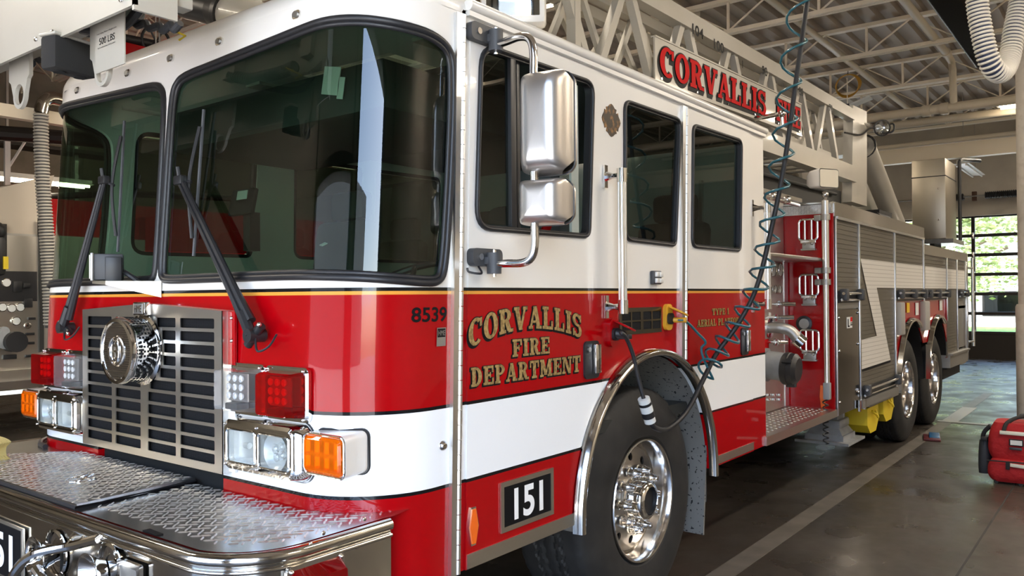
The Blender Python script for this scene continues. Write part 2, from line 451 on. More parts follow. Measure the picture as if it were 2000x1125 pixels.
M_LEAF = mat('leaves', (.24, .30, .10), .6, noise=(.9, (.36, .38, .17), .35, .65))
M_LEAFR = mat('reddish_leaves', (.34, .26, .08), .6, noise=(2, (.42, .16, .06), .4, .6))
M_OUTWALL = mat('pale_outside_wall', (.62, .58, .54), .8)
M_BRICK = mat('grey_block_wall', (.27, .255, .23), .85)
M_TUBE = mat('fluorescent_tube', (.9, .9, .9), .5, emit=(1.0, .82, .58), es=9)
M_FIXTURE = mat('white_enamel', (.75, .73, .68), .4)
M_DUCTHOSE = mat('grey_ribbed_hose', (.42, .40, .36), .6)
M_HOSEW = mat('white_hose_wall', (.80, .77, .70), .5)
M_HOSEB = mat('navy_hose_wire', (.03, .045, .11), .5)
M_TEAL = mat('teal_coil_tubing', (.012, .10, .13), .3, coat=.5)
M_CORD = mat('black_cord', (.014, .014, .016), .5)
M_BAG = mat('red_bag_fabric', (.38, .006, .008), .75, bump=(30, .35, .02))
M_WEB = mat('black_webbing', (.012, .012, .013), .7)
M_REFL = mat('silver_reflective_tape', (.75, .72, .6), .35)
M_MESH = mat('black_screen', (.010, .010, .011), .7, spec=.08)
# perforated grille screen: fine hexagon-like dimples
n = M_MESH.node_tree; p = n.nodes['Principled BSDF']; tc = n.nodes.new('ShaderNodeTexCoord'); v = n.nodes.new('ShaderNodeTexVoronoi'); v.inputs['Scale'].default_value = 210; v.inputs['Randomness'].default_value = .12
n.links.new(tc.outputs['Object'], v.inputs['Vector']); rr = n.nodes.new('ShaderNodeValToRGB'); rr.color_ramp.elements[0].position = .3; rr.color_ramp.elements[1].position = .5
rr.color_ramp.elements[0].color = (.001, .001, .001, 1); rr.color_ramp.elements[1].color = (.022, .022, .024, 1); n.links.new(v.outputs['Distance'], rr.inputs[0]); n.links.new(rr.outputs[0], p.inputs['Base Color'])
# galvanised wheel-well liner with black spatter
M_LINER = mat('spattered_liner', (.10, .098, .092), .75)
n = M_LINER.node_tree; p = n.nodes['Principled BSDF']; tc = n.nodes.new('ShaderNodeTexCoord'); v = n.nodes.new('ShaderNodeTexNoise'); v.inputs['Scale'].default_value = 55
n.links.new(tc.outputs['Object'], v.inputs['Vector']); rr = n.nodes.new('ShaderNodeValToRGB'); rr.color_ramp.elements[0].position = .63; rr.color_ramp.elements[1].position = .66
rr.color_ramp.elements[0].color = (.19, .18, .162, 1); rr.color_ramp.elements[1].color = (.008, .008, .008, 1); n.links.new(v.outputs['Fac'], rr.inputs[0]); n.links.new(rr.outputs[0], p.inputs['Base Color'])
# ------------------------------------------------------------------ the bay: floor, walls, roof deck, doors
def slab_obj(name, c, size, m, parent=None):
    b = MB(); b.box(c, size); return b.build(name, m, parent)
XL, XR, YF, YB, ZD = -13.0, 9.6, -3.4, 20.0, 5.74
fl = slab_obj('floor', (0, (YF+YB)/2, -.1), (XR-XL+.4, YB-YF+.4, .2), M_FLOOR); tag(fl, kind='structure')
# outside ground, both ends
og = MB(); og.box((0, -24.1, -.14), (90, 41, .2)); tag(og.build('floor_outside_front', M_APRON), kind='structure')
# sawn joints in the slab
b = MB()
for x in (2.28,): b.box((x, 8.3, .0006), (.012, 23.2, .0012))
for y in (0.2, 5.7, 12.5): b.box((5.9, y, .0006), (7.2, .010, .0012))
tag(b.build('trim_floor_joint', M_JOINT), kind='structure')
# roof deck: ribs run front to back
rows = []
x = XL
prof = []
while x < XR:
    prof += [(x, 0), (x+.10, 0), (x+.12, .085), (x+.28, .085)]; x += .30
b = MB(); b.quads([[(px, YF-.2, ZD+pz) for px, pz in prof], [(px, YB+.2, ZD+pz) for px, pz in prof]])
tag(b.build('ceiling', M_DECK, fix=False, solid=-.02), kind='structure')
# walls
def wall_holes(name, y, holes, m, th=.24, top=5.8, bottom=0):
    outer = [(XL, bottom), (XR, bottom), (XR, top), (XL, top)]
    b = MB()
    hs = [[(h[0], h[2]), (h[1], h[2]), (h[1], h[3]), (h[0], h[3])] for h in holes]
    for yy in (y, y+th): b.holed(outer, hs, lambda u, v: (u, yy, v))
    for h in hs:
        for i in range(4):
            a, c = h[i], h[(i+1) % 4]; b.face([(a[0], y, a[1]), (c[0], y, c[1]), (c[0], y+th, c[1]), (a[0], y+th, a[1])])
    return tag(b.build(name, m), kind='structure')
DH = 3.34; FH = 4.35
bays = [(-8.0, -4.6), (-3.85, -2.35), (-1.82, 1.86), (2.38, 6.02), (6.5, 9.0)]
wall_holes('wall_front', YF-.24, [(-1.9, 1.9, -.01, 2.95), (2.35, 6.1, -.01, FH)], M_BRICK)  # unseen wall; opening heights shaped to shift daylight from nose to side
wall_holes('wall_back', YB, [(-1.82, 1.86, -.01, DH), (-6.0, -2.34, -.01, DH)], M_WALL)
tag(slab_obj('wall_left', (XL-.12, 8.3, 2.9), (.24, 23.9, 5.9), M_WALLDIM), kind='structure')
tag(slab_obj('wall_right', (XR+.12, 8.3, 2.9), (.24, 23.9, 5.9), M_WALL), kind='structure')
# bronze jambs of the open front doors
b = MB()
for xa, xb in ((-1.9, 1.9), (2.35, 6.1)):
    for xx in (xa, xb): b.box((xx, YF-.12, FH/2), (.14, .34, FH), bev=.01)
    b.box(((xa+xb)/2, YF-.12, FH if xa > 0 else 2.95), (xb-xa, .34, .16), bev=.01)
tag(b.build('trim_front_door_jamb', M_BRONZE), kind='structure')
# sectional glass doors at the back
def glass_door(name, x0, x1, y):
    r = MB(); g = MB(); H = DH; cx = (x0+x1)/2
    r.box((cx, y, .30), (x1-x0, .05, .60))                              # solid bottom panel
    zs = [.60+(H-.60)*i/6 for i in range(7)]
    for z in zs: r.box((cx, y, z), (x1-x0, .06, .075), bev=.006)
    for xx in (x0+.04, cx, x1-.04): r.box((xx, y, (H+.6)/2), (.075, .07, H-.6), bev=.006)
    d = r.build(name, M_BRONZE); tag(d, kind='structure')
    g.box((cx, y, (H+.6)/2), (x1-x0-.02, .006, H-.6))
    tag(g.build('pane', M_WINGLASS, d), None)
    hb = MB()
    for z in zs[:-1]: hb.box((cx, y-.045, z), (.045, .02, .16), bev=.008)
    hb.build('hinge', M_ALU, d)
    return d
glass_door('door_1', -1.82, 1.86, YB+.1)
glass_door('door_2', -6.0, -2.34, YB+.1)
# painted floor line and its end cross
LN = MB(); LN.box((1.245, 5.2, .001), (.13, 15.0, .002)); 
tag(LN.build('floor_line', M_LINE), 'worn pale line along the floor beside the red truck', 'floor marking')
LT = MB(); LT.box((1.27, 10.0, .0024), (.17, 1.5, .003)); LT.box((1.42, 9.25, .0045), (.55, .10, .003))
tag(LT.build('floor_tape', mat('pale_tape', (.34, .33, .31), .5)), 'pale tape cross on the floor beyond the rear wheels', 'floor tape')
# steel pipe column with a wider sleeve at its foot
b = MB(); b.lathe([(.135, 1.40), (.135, 5.75)], (2.10, 9.53, 0), (0, 0, 1), 40)
b.lathe([(.0, 0), (.165, 0), (.165, 1.38), (.15, 1.41), (.0, 1.41)], (2.10, 9.53, 0), (0, 0, 1), 40)
tag(b.build('support_column', M_COLUMN), kind='structure')
b = MB(); b.lathe([(.135, 0), (.135, 5.75)], (-2.15, 9.53, 0), (0, 0, 1), 32); tag(b.build('support_column', M_COLUMN), kind='structure')

# ------------------------------------------------------------------ open-web roof joists across the bays
def joist(y, z0=5.24, h=.45, label=''):
    t = thing('roof_joist', label, 'roof joist', (0, y, z0), 'open-web roof joists')
    for nm, z in (('bottom_chord', 0), ('top_chord', h)):
        b = MB()
        for s in (-1, 1): b.box((0, s*.035, z), (XR-XL, .045, .055)); 
        b.box((0, 0, z+(.02 if z == 0 else -.02)), (XR-XL, .03, .012)); b.build(nm, M_JOIST, t)
    b = MB(); st = 1.25; x = XL+.3; k = 0
    while x < XR-.8:
        b.box((x, 0, h/2), (.035, .03, h))
        b.tube([(x, 0, .02), (x+st/2, 0, h-.02)], .014, 6); 
        if k % 1 == 0: b.tube([(x+st/2, 0, h-.02), (x+st, 0, .02)], .010, 6)
        x += st; k += 1
    b.build('web', M_JOIST, t)
    return t
JY = [(-2.2, 'roof joist nearest the open front doors, high over the bumper'), (.1, 'roof joist passing above the front of the white cab'),
      (2.3, 'roof joist passing above the cab roof behind the roof floodlight'), (4.45, 'roof joist above the middle of the ladder'),
      (6.85, 'roof joist crossing just past the 90 mark on the ladder rail'), (9.25, 'roof joist crossing the top of the photo above the ladder foot'), (11.62, 'long roof joist seen above the coil of yellow hose'),
      (14.05, 'roof joist directly behind the coil of yellow hose'), (16.2, 'roof joist behind the round roof pipes'), (18.4, 'roof joist nearest the glass back door')]
for y, l in JY: joist(y, label=l)
# deep girder near the back
b = MB(); b.box((0, 17.2, 4.505), (XR-XL, .02, .35)); b.box((0, 17.2, 4.68), (XR-XL, .2, .02)); b.box((0, 17.2, 4.33), (XR-XL, .2, .02))
tag(b.build('roof_girder', M_JOIST), 'deep cream steel girder spanning the bay near the back wall', 'girder')
# pipes
def pipe(pts, r, label, m=M_PIPE, name='roof_pipe', fit=None, group=None):
    t = thing(name, label, 'pipe', pts[0], group); b = MB(); o = Vector(pts[0])
    b.tube([Vector(q)-o for q in pts], r, 16); b.build('pipe_run', m, t)
    if fit:
        for f in fit:
            b = MB(); d = (Vector(pts[1])-Vector(pts[0])).normalized(); c = Vector(f)-o
            b.cyl(c-d*.06, c+d*.06, r*1.28, n=16); b.build('coupling', m, t)
    return t
pipe([(XL, 13.1, 4.55), (XR, 13.1, 4.55)], .075, 'round cream pipe crossing above the round spotlight', fit=[(.35, 13.1, 4.55), (.62, 13.1, 4.55)])
pipe([(-2.2, 13.6, 4.47), (XR, 13.6, 4.47)], .066, 'thick cream pipe passing just below the first crossing pipe')
pipe([(XL, 16.0, 4.50), (XR, 16.0, 4.50)], .05, 'round cream pipe hanging nearest the deep girder')
pipe([(.75, -3, 5.30), (.75, 12.6, 5.30), (.75, 12.95, 5.27), (.75, 13.06, 5.15), (.75, 13.1, 4.60)], .055, 'long cream pipe running front to back under the roof deck', fit=[(.75, 12.5, 5.30)])
pipe([(-.9, -3, 5.62), (-.9, 19.5, 5.62)], .05, 'thin cream pipe running front to back close under the deck')
pipe([(2.3, 4, 5.55), (2.3, 19.5, 5.55)], .05, 'dark pipe running front to back behind the white hose', M_GREYSTEEL)
# door track and torsion springs over the back door
t = thing('torsion_spring_shaft', 'shaft with two black door springs above the glass back door', 'door spring', (0, 19.75, 3.78))
b = MB(); b.cyl((-1.9, 0, 0), (2.0, 0, 0), .016, n=10); b.build('shaft', M_DULL, t)
for x0, x1 in ((-1.0, -.12), (.32, 1.5)):
    b = MB()
    pts = [(x0+(x1-x0)*i/240, .075*math.cos(i*PI/4), .075*math.sin(i*PI/4)) for i in range(241)]
    b.tube(pts, .013, 5); b.cyl((x0, 0, 0), (x1, 0, 0), .07, n=14); b.build('spring', M_BLACK, t)
b = MB(); b.box((.1, .02, 0), (.1, .06, .22), bev=.01); b.build('center_bracket', mat('rusty_bracket', (.10, .05, .03), .7), t)
for s, lab in ((-1.95, 'dark curved door track left of the glass back door'), (1.98, 'dark curved door track right of the glass back door')):
    b = MB(); b.tube([(s, 19.85, .1), (s, 19.85, 3.4), (s, 19.75, 3.85), (s, 19.4, 4.1), (s, 14.2, 4.15)], .03, 8); tag(b.build('door_track', M_BRONZE), lab, 'door track')
# black sloping channel beside the white hose (front door track)
b = MB(); b.box((0, 0, 0), (.26, 7.5, .16), bev=.01)
o = b.build('overhead_door_track', mat('matt_dark_brown', (.012, .009, .007), .9, spec=.03)); o.location = (1.52, 7.15, 4.68); e_ = MB(); e_.box((-.135, 0, -.06), (.012, 7.5, .05)); e_.build('edge_strip', M_GREYSTEEL, o); tag(o, 'dark boxed channel overhead beside the white ribbed hose', 'overhead channel')

# ------------------------------------------------------------------ fluorescent fixtures
def fixture(loc, L, label, along='y', on=True, mt=None):
    t = thing('ceiling_light', label, 'ceiling light', loc, 'fluorescent strip lights')
    R = Matrix.Rotation(0 if along == 'y' else PI/2, 3, 'Z')
    b = MB(); b.box((0, 0, .05), (.16, L, .07), R, bev=.008); b.box((0, 0, .01), (.30, L, .015), R, bev=.004); b.build('housing', M_FIXTURE, t)
    for s in (-1, 1):
        b = MB(); p = [R @ Vector((s*.09, -L/2+.05, -.02)), R @ Vector((s*.09, L/2-.05, -.02))]
        b.cyl(p[0], p[1], .019, n=12); b.build('tube', M_TUBE if on else M_FIXTURE, t)
    if on:
        ld = bpy.data.lights.new('strip_glow', 'AREA'); ld.shape = 'RECTANGLE'; ld.size = .22; ld.size_y = L; ld.energy = 42 if loc[0] > 4 else (24 if loc[0] > -4 else 11); ld.color = (1, .90, .77)
        lo = bpy.data.objects.new('strip_glow', ld); COL.objects.link(lo); lo.parent = t; lo.location = (0, 0, -.05); lo.rotation_euler = (0, 0, 0 if along == 'y' else PI/2)
    for s in (-1, 1):
        q = R @ Vector((0, s*L*.35, 0)); b = MB(); b.cyl((q.x, q.y, .08), (q.x, q.y, ZD-loc[2]), .006, n=6); b.build('hanger', M_DULL, t)
    return t
fixture((2.53, 13.25, 4.5), 2.4, 'lit white strip light at the right edge beside the column', 'x')
fixture((.22, 18.3, 4.20), 2.2, 'unlit strip light hanging at an angle by the glass back door', 'y', False)
fixture((-4.6, 3.0, 3.62), 2.4, 'lit strip light above the second engine at the left', 'x')
fixture((-4.4, 8.0, 4.3), 2.4, 'lit strip light far back over the second engine', 'x')
fixture((4.4, 4.0, 5.0), 2.4, 'lit strip light over the empty bay to the right', 'y')
fixture((4.4, 10.0, 5.0), 2.4, 'lit strip light over the rear of the empty bay', 'y')
fixture((-3.2, -1.8, 4.3), 2.4, 'lit strip light near the front over the left bay', 'x')
for x, y in ((0, 2.5), (4.4, 16.0), (-4.3, 13.0), (-2.6, 6.0), (8.6, 2.0), (8.6, 8.0), (-8.4, 6.0)):
    fixture((x, y, 5.35), 2.4, {(0, 2.5): 'strip light in the roof above the cab of the red and white truck', (4.4, 16.0): 'strip light over the far end of the empty right bay', (-4.3, 13.0): 'strip light over the far end of the left bay',
            (-2.6, 6.0): 'strip light in the roof on the far side of the ladder', (8.6, 2.0): 'strip light near the front of the outer right bay', (8.6, 8.0): 'strip light in the middle of the outer right bay', (-8.4, 6.0): 'strip light in the roof above the second engine'}[(x, y)], 'y')
# ------------------------------------------------------------------ THE FIRE TRUCK: x across (driver's side +), y from the nose to the back
truck = thing('fire_truck', 'long red and white aerial ladder fire truck filling the bay', 'fire truck', (0, 0, 0))
HW, RC, YR = 1.22, .31, 3.36
S1 = HW-RC; LA = RC*PI/2; SE = S1+LA+YR-RC
def yf(z): return .018 if z < 1.3 else (.018+.045*(z-1.3) if z < 1.6 else .0315+.065*(z-1.6))
def cabpt(s, z, out=0.0):
    # a point of the cab skin by its length s around from the nose centre and its height z
    sg = 1 if s >= 0 else -1; a = abs(s); y0 = yf(z)
    if a <= S1: p = (a, y0-out)
    elif a <= S1+LA:
        t = (a-S1)/RC; p = (S1+(RC+out)*math.sin(t), y0+RC-(RC+out)*math.cos(t))
    else:
        k = (YR-y0-RC)/(YR-RC); p = (HW+out, y0+RC+(a-S1-LA)*k)
    return Vector((sg*p[0], p[1], z))
def sy(y, z):      # s of a side point
    y0 = yf(z); return S1+LA+(y-y0-RC)*(YR-RC)/(YR-y0-RC)
def sd(u, v, d=0): return Vector((HW+d, u, v))
ZT = 2.558
# glazing outlines on the skin
WS = [(.013, 2.20), (.011, 1.95), (.010, 1.74), (.014, 1.655), (.035, 1.622), (.09, 1.610), (.33, 1.610), (.65, 1.611), (.90, 1.610), (1.10, 1.603), (1.22, 1.595), (1.345, 1.586),
      (1.40, 1.592), (1.432, 1.620), (1.446, 1.70), (1.452, 1.83), (1.456, 2.0), (1.456, 2.2), (1.450, 2.32), (1.436, 2.382), (1.398, 2.420), (1.33, 2.444), (1.25, 2.456), (1.165, 2.466), (1.08, 2.475), (.98, 2.480), (.86, 2.479), (.58, 2.466), (.31, 2.453), (.125, 2.443), (.055, 2.418), (.022, 2.36)]
WSP = [tuple(p) for p in catmull([(a, b, 0) for a, b in WS], 3, True)]; WSP = [(a, b) for a, b, _ in WSP]
WSL = [(-a, b) for a, b in WSP][::-1]
def rimmed(poly, d):
    n = len(poly); out = []
    for i in range(n):
        a = Vector(poly[i-1][:2]); b = Vector(poly[(i+1) % n][:2]); t = (b-a).normalized(); nn = Vector((-t.y, t.x))
        out.append((poly[i][0]+nn.x*d, poly[i][1]+nn.y*d))
    return out
ar = sum(WSP[i-1][0]*WSP[i][1]-WSP[i][0]*WSP[i-1][1] for i in range(len(WSP)))
if ar < 0: WSP = WSP[::-1]; WSL = WSL[::-1]
W1 = rpoly([(.528, 1.785), (1.29, 1.793), (1.335, 2.478), (.565, 2.463)], [.085, .055, .07, .10])
W2 = rpoly([(1.592, 1.798), (2.118, 1.793), (2.19, 2.462), (1.602, 2.455)], [.07, .05, .06, .06])
W3 = rpoly([(2.285, 1.796), (2.95, 1.800), (2.99, 2.472), (2.312, 2.458)], [.06, .05, .06, .06])
ARC = (1.84, .605, .665)
def arch_poly(r=ARC[2], z0=.5, n=28):
    p = [(ARC[0]+r*math.cos(PI*i/n), ARC[1]+r*math.sin(PI*i/n)) for i in range(n+1)]
    return [(p[0][0], z0)]+p+[(p[-1][0], z0)]
# skin (with openings for the glass)
outer = []
zb = .60
def seg(a, b, n): return [(a[0]+(b[0]-a[0])*i/n, a[1]+(b[1]-a[1])*i/n) for i in range(n)]
ap = [(sy(y, z), z) for y, z in arch_poly(ARC[2], zb)]       # from rear foot over the top to the front foot
outer = [(SE, zb)] + [(SE, ZT)] + seg((SE, ZT), (-SE, ZT), 60)[1:] + [(-SE, ZT), (-SE, zb)]
apm = [(-a, b) for a, b in ap]
outer += apm + seg((apm[-1][0], zb), (ap[-1][0], zb), 60)[1:] + ap[::-1]
holes = [WSP, WSL]
for wnd in (W1, W2, W3):
    h = [(sy(y, z), z) for y, z in wnd]; holes += [h, [(-a, b) for a, b in h][::-1]]
holes.append([(-.47, .80), (.47, .80), (.47, .925), (-.47, .925)])
grid = []
for i in range(int(2*SE/.045)):
    s = -SE+.02+i*.045
    if abs(s) > 1.7 and i % 3: continue
    for k in range(22): grid.append((s+.004*(k % 2), .64+k*.087))
b = MB(); b.holed(outer, holes, lambda u, v: cabpt(u, v), grid)
cab = b.build('cab_body', CABPAINT, truck, solid=.03, sharp=50)
# roof: rounded edge and low crown
b = MB(); rings = []
def roof_ring(phi, inset=None, z=None):
    ins = .15*(1-math.cos(phi)) if inset is None else inset; zz = ZT+.108*math.sin(phi) if z is None else z
    rr = []
    for i in range(121):
        s = -SE+2*SE*i/120; q = cabpt(s, ZT); n_ = (cabpt(s, ZT, .1)-q).normalized()
        p_ = q-n_*ins; rr.append((p_.x, min(p_.y, YR), zz))
    return rr
rings.append(roof_ring(0, 0.0, ZT-.012)); rings += [roof_ring(PI/2*(k/12)**1.25) for k in range(13)]
for ins, z in ((.35, 2.678), (.6, 2.690), (.9, 2.696)):
    R_ = roof_ring(0, ins, z); rings.append([(p_[0] if abs(p_[0]) > .0 else 0, p_[1], p_[2]) for p_ in R_])
b.quads(rings); 
b.build('cab_roof', M_WHITE, truck, sharp=60)
b = MB(); b.prism([(-HW+.02, .6), (HW-.02, .6), (HW-.02, ZT+.05), (HW-.25, 2.66), (-HW+.25, 2.66), (-HW+.02, ZT+.05)], lambda u, v, d: Vector((u, d, v)), YR-.03, YR+.005)
b.build('cab_rear_wall', M_WHITE, truck)
# drip rail along the roof edge
for s_, nm in ((1, 'drip_rail'), (-1, 'drip_rail')):
    b = MB(); b.tube([(s_*(HW+.012), .50+i*(YR-.49)/24, 2.578) for i in range(25)], .021, 12)
    b.box((s_*(HW+.008), (.5+YR)/2, 2.548), (.022, YR-.5, .018)); b.build(nm, M_WHITE, truck)
# windscreens: glass pane + rubber gasket
def glass_patch(poly, out, m, name, parent, step=.05):
    g = []
    xs = [p_[0] for p_ in poly]; zs = [p_[1] for p_ in poly]
    for i in range(int((max(xs)-min(xs))/step)+1):
        for k in range(int((max(zs)-min(zs))/.12)+1): g.append((min(xs)+i*step+.003*(k % 2), min(zs)+.03+k*.12))
    b = MB(); b.holed(poly, [], lambda u, v: cabpt(u, v, out), g); return b.build(name, m, parent, sharp=80)
for poly in (WSP, WSL):
    gl = glass_patch(rimmed(poly, .004), -.008, M_GLASS, 'windscreen', truck)
    b = MB(); b.tube([cabpt(a, c, .003) for a, c in rimmed(poly, .010)], .0125, 10, True); b.tube([cabpt(a, c, -.001) for a, c in rimmed(poly, .026)], .009, 8, True)
    b.build('gasket', M_BLACK, gl, sharp=80)
# side windows
def side_window(poly, parent, name='side_window', sgn=1, split=None, d=.008):
    f = lambda u, v, q=0: Vector((sgn*(HW+d+q), u, v))
    p2 = poly if Vector((poly[1][0]-poly[0][0], poly[1][1]-poly[0][1])).length > 0 else poly
    a2 = sum(poly[i-1][0]*poly[i][1]-poly[i][0]*poly[i-1][1] for i in range(len(poly)))
    ins = lambda k: rimmed(poly, k if a2 > 0 else -k)
    b = MB(); b.holed(poly, [ins(.022)], lambda u, v: f(u, v, .003))
    fr = b.build(name, M_BLACK, parent, solid=.03)
    b = MB(); b.tube([f(u, v, .004) for u, v in ins(.008)], .009, 8, True); b.build('gasket', M_BLACK, fr, sharp=80)
    return fr, ins
def pane(poly, parent, m, sgn=1, d=-.006, name='pane'):
    b = MB(); b.holed(poly, [], lambda u, v: Vector((sgn*(HW+d), u, v))); return b.build(name, m, parent, fix=False)
# driver's front door
DZ0, DZ1 = .60, 2.53
af = [q for q in arch_poly(.70, .5, 40) if q[0] < 1.385 and q[1] > DZ0]
af = sorted(af, key=lambda q: q[1])                                   # front flank of the arch, bottom to top
door1 = [(.472, DZ0+.0)]+[(af[0][0], DZ0)]+af+[(1.385, af[-1][1]+.05), (1.385, DZ1), (.520, DZ1)]
def door_skin(poly, win, name, dd=.007):
    a2 = sum(win[i-1][0]*win[i][1]-win[i][0]*win[i-1][1] for i in range(len(win)))
    b = MB(); b.holed(poly, [win], lambda u, v: sd(u, v, dd)); b.prism(poly, lambda u, v, d: sd(u, v, d), -.004, dd, top=False, bottom=False)
    return b.build(name, CABPAINT, truck, fix=True)
fd = door_skin(door1, W1, 'front_door')
wf, ins1 = side_window(W1, fd)
# sliding front window: fixed front light and open rear half with its rail
q1 = ins1(.026); pane([q for q in q1], wf, M_GLASSD) if False else None
yv = .762
frontp = rpoly([(.556, 1.812), (.745, 1.815), (.748, 2.445), (.59, 2.437)], [.06, .01, .01, .07]); pane(frontp, wf, M_GLASSD)
b = MB(); b.box((HW-.004, yv, 2.13), (.028, .034, .65), bev=.004); b.box((HW-.012, yv+.045, 2.13), (.02, .02, .65), bev=.003); b.build('window_post', M_BLACK, wf)
b = MB(); b.box((HW-.02, 1.215, 2.13), (.012, .055, .63)); b.build('sash_edge', mat('frosted_sash', (.36, .40, .37), .6), wf)
# fixed middle panel with its window, rear door with its window
wm, ins2 = side_window(W2, truck, 'side_window', d=.002); pane(ins2(.026), wm, M_GLASSD, d=-.004)
ar2 = [q for q in arch_poly(.70, .5, 40) if q[0] > 2.255]
ar2 = sorted(ar2, key=lambda q: q[1])
door2 = [(ar2[0][0], DZ0), (3.135, DZ0), (3.135, DZ1), (2.262, DZ1), (2.255, ar2[-1][1])]+[q for q in ar2[::-1] if q[1] > DZ0+.01]
rd = door_skin(door2, W3, 'rear_door')
wr, ins3 = side_window(W3, rd); pane(ins3(.026), wr, M_GLASSD)
for wnd in (W1, W2, W3):
    fr, ii = side_window(wnd, truck, 'side_window', -1, d=.002); pane(ii(.026), fr, M_GLASSD, -1)
# piano hinges and bright pillar strips
def hinge(y0, z0, y1, z1, wd, parent, name):
    b = MB(); n_ = int((z1-z0)/.05)
    R = None
    for i in range(n_):
        a = i/n_; c = (i+1)/n_; p0 = sd(y0+(y1-y0)*a, z0+(z1-z0)*a+.002, .014); p1 = sd(y0+(y1-y0)*c, z0+(z1-z0)*c-.001, .014); b.cyl(p0, p1, .009, n=10)
    o = b.build(name, M_ALUX, parent)
    b = MB(); b.prism([(y0-wd, z0), (y0-.006, z0), (y1-.006, z1), (y1-wd, z1)], sd, .0, .016); b.build('pillar_strip', M_ALUX, o)
    return o
h0, h1 = at(895, 1115, 'x', HW+.016), at(907, 40, 'x', HW+.016)
hinge(h0.y, .60, h1.y, 2.535, .036, truck, 'front_door_hinge')
h0, h1 = at(1340, 715, 'x', HW+.016), at(1342, 215, 'x', HW+.016)
hinge(h0.y, 1.215, h1.y, 2.53, .045, truck, 'rear_door_hinge')
# door handles
def handle(y0, z0, y1, z1, parent):
    b = MB(); b.prism(rrect(y0, z0, y1, z1, .022), sd, .004, .016); o = b.build('door_handle', M_BLACK, parent)
    b = MB(); cx = y0+(y1-y0)*.70; b.box(sd(cx, (z0+z1)/2+.004, .026), (.018, (y1-y0)*.38, (z1-z0)*.78), bev=.004); b.build('grip', M_CHROME, o)
    b = MB(); b.cyl(sd(y0+(y1-y0)*.28, z1-.035, .015), sd(y0+(y1-y0)*.28, z1-.035, .021), .011, n=14); b.build('keyhole', M_DULL, o)
handle(1.235, 1.196, 1.352, 1.356, fd); handle(2.942, 1.19, 3.05, 1.352, rd)
# lettering on the front door
def arcplace(u, v, d):
    W_ = .735; k = (u/W_-.5)*2
    return sd(.492+u, 1.424-.056*k*k+v*(1+.10*abs(k)), d+.0075)
lt = slab_text('CORVALLIS', 'door_lettering', (M_GOLDLEAF, M_DECAL_BLACK), fd, arcplace, .086, width=.735)
lt = slab_text('FIRE', 'door_lettering', (M_GOLDLEAF, M_DECAL_BLACK), fd, lambda u, v, d: sd(.742+u, 1.322+v, d+.0075), .066, width=.25)
lt = slab_text('DEPARTMENT', 'door_lettering', (M_GOLDLEAF, M_DECAL_BLACK), fd, lambda u, v, d: sd(.502+u, 1.232+v, d+.0075), .068, width=.715)
slab_text('TYPE 1', 'door_lettering', (M_GOLDFLAT, M_DECAL_BLACK), rd, lambda u, v, d: sd(2.545+u, 1.437+v, d+.0075), .036, width=.235, lift=.0008, shade=(-.05, -.06), out=.012)
slab_text('AERIAL PLATFORM', 'door_lettering', (M_GOLDFLAT, M_DECAL_BLACK), rd, lambda u, v, d: sd(2.352+u, 1.378+v, d+.0075), .038, width=.63, lift=.0008, shade=(-.05, -.06), out=.012)
# corner number and builder's plate on the rounded corner
def on_corner(u, v, d, s0, z0): return cabpt(s0+u, z0+v, d)
def text_on_skin(s, name, m, parent, s0, z0, h, wd, out=.0015, bold=0):
    o = text(s, name, m, parent, (0, 0, 0), (1, 0, 0), (0, 1, 0), h, 0, width=wd, bold=bold)
    for v in o.data.vertices: v.co = cabpt(s0+v.co.x, z0+v.co.y, out)
    return o
text_on_skin('8539', 'number_lettering', M_DECAL_BLACK, cab, 1.295, 1.466, .050, .155, bold=.022)
b = MB(); g_ = [(1.40+.045*i/4, 1.384+.062*k/2) for i in range(5) for k in range(3)]
b.quads([[cabpt(1.40+.045*i/5, 1.384+.062*k/3, .004) for i in range(6)] for k in range(4)]); bp = b.build('builder_plate', M_DULL, cab)
b = MB(); b.quads([[cabpt(1.403+.039*i/5, z_, .0045) for i in range(6)] for z_ in (1.414, 1.443)]); b.build('nameplate', M_DECAL_BLACK, bp)
text_on_skin('HME', 'nameplate_lettering', M_DULL, bp, 1.406, 1.420, .017, .033, .0055)
# small chrome fittings
b = MB(); b.lathe([(0, .012), (.010, .011), (.016, .005), (.018, 0)], cabpt(1.436, 1.047), (1, -.1, 0), 16); b.build('latch_button', M_CHROME, cab)
# side marker hexagon, number plate, sill trim
b = MB(); hx = [(.500, .812), (.527, .812), (.545, .742), (.518, .676), (.490, .676), (.486, .742)]; hx = [(.497, .812), (.522, .812), (.538, .744), (.520, .678), (.496, .678), (.482, .744)]
b.prism(hx, sd, .007, .013); mk = b.build('marker_reflector', M_ALU, fd)
b = MB(); b.prism([(.5085+(u-.5085)*.78, .745+(v-.745)*.9) for u, v in hx], sd, .013, .0165); b.build('amber_face', M_ORANGE, mk)
b = MB(); b.holed([(.664, .682), (1.0, .682), (1.0, .866), (.664, .866)], [[(.682, .70), (.982, .70), (.982, .848), (.682, .848)]], lambda u, v: sd(u, v, .014)); np_ = b.build('number_plate', M_STEEL, fd, solid=.006)
b = MB(); b.box(sd(.832, .774, .010), (.004, .30, .15)); b.build('plate_panel', M_DECAL_BLACK, np_)
text('151', 'plate_lettering', M_DECAL_WHITE, np_, sd(.742, .714, .0135), (0, 1, 0), (0, 0, 1), .118, width=.185, bold=.03)
b = MB(); b.box(sd(.835, .627, .009), (.004, .715, .05)); b.build('sill_trim', M_STEEL, fd)
b = MB(); b.box(sd(2.82, .632, .009), (.004, .62, .045)); b.build('sill_trim', M_STEEL, rd)
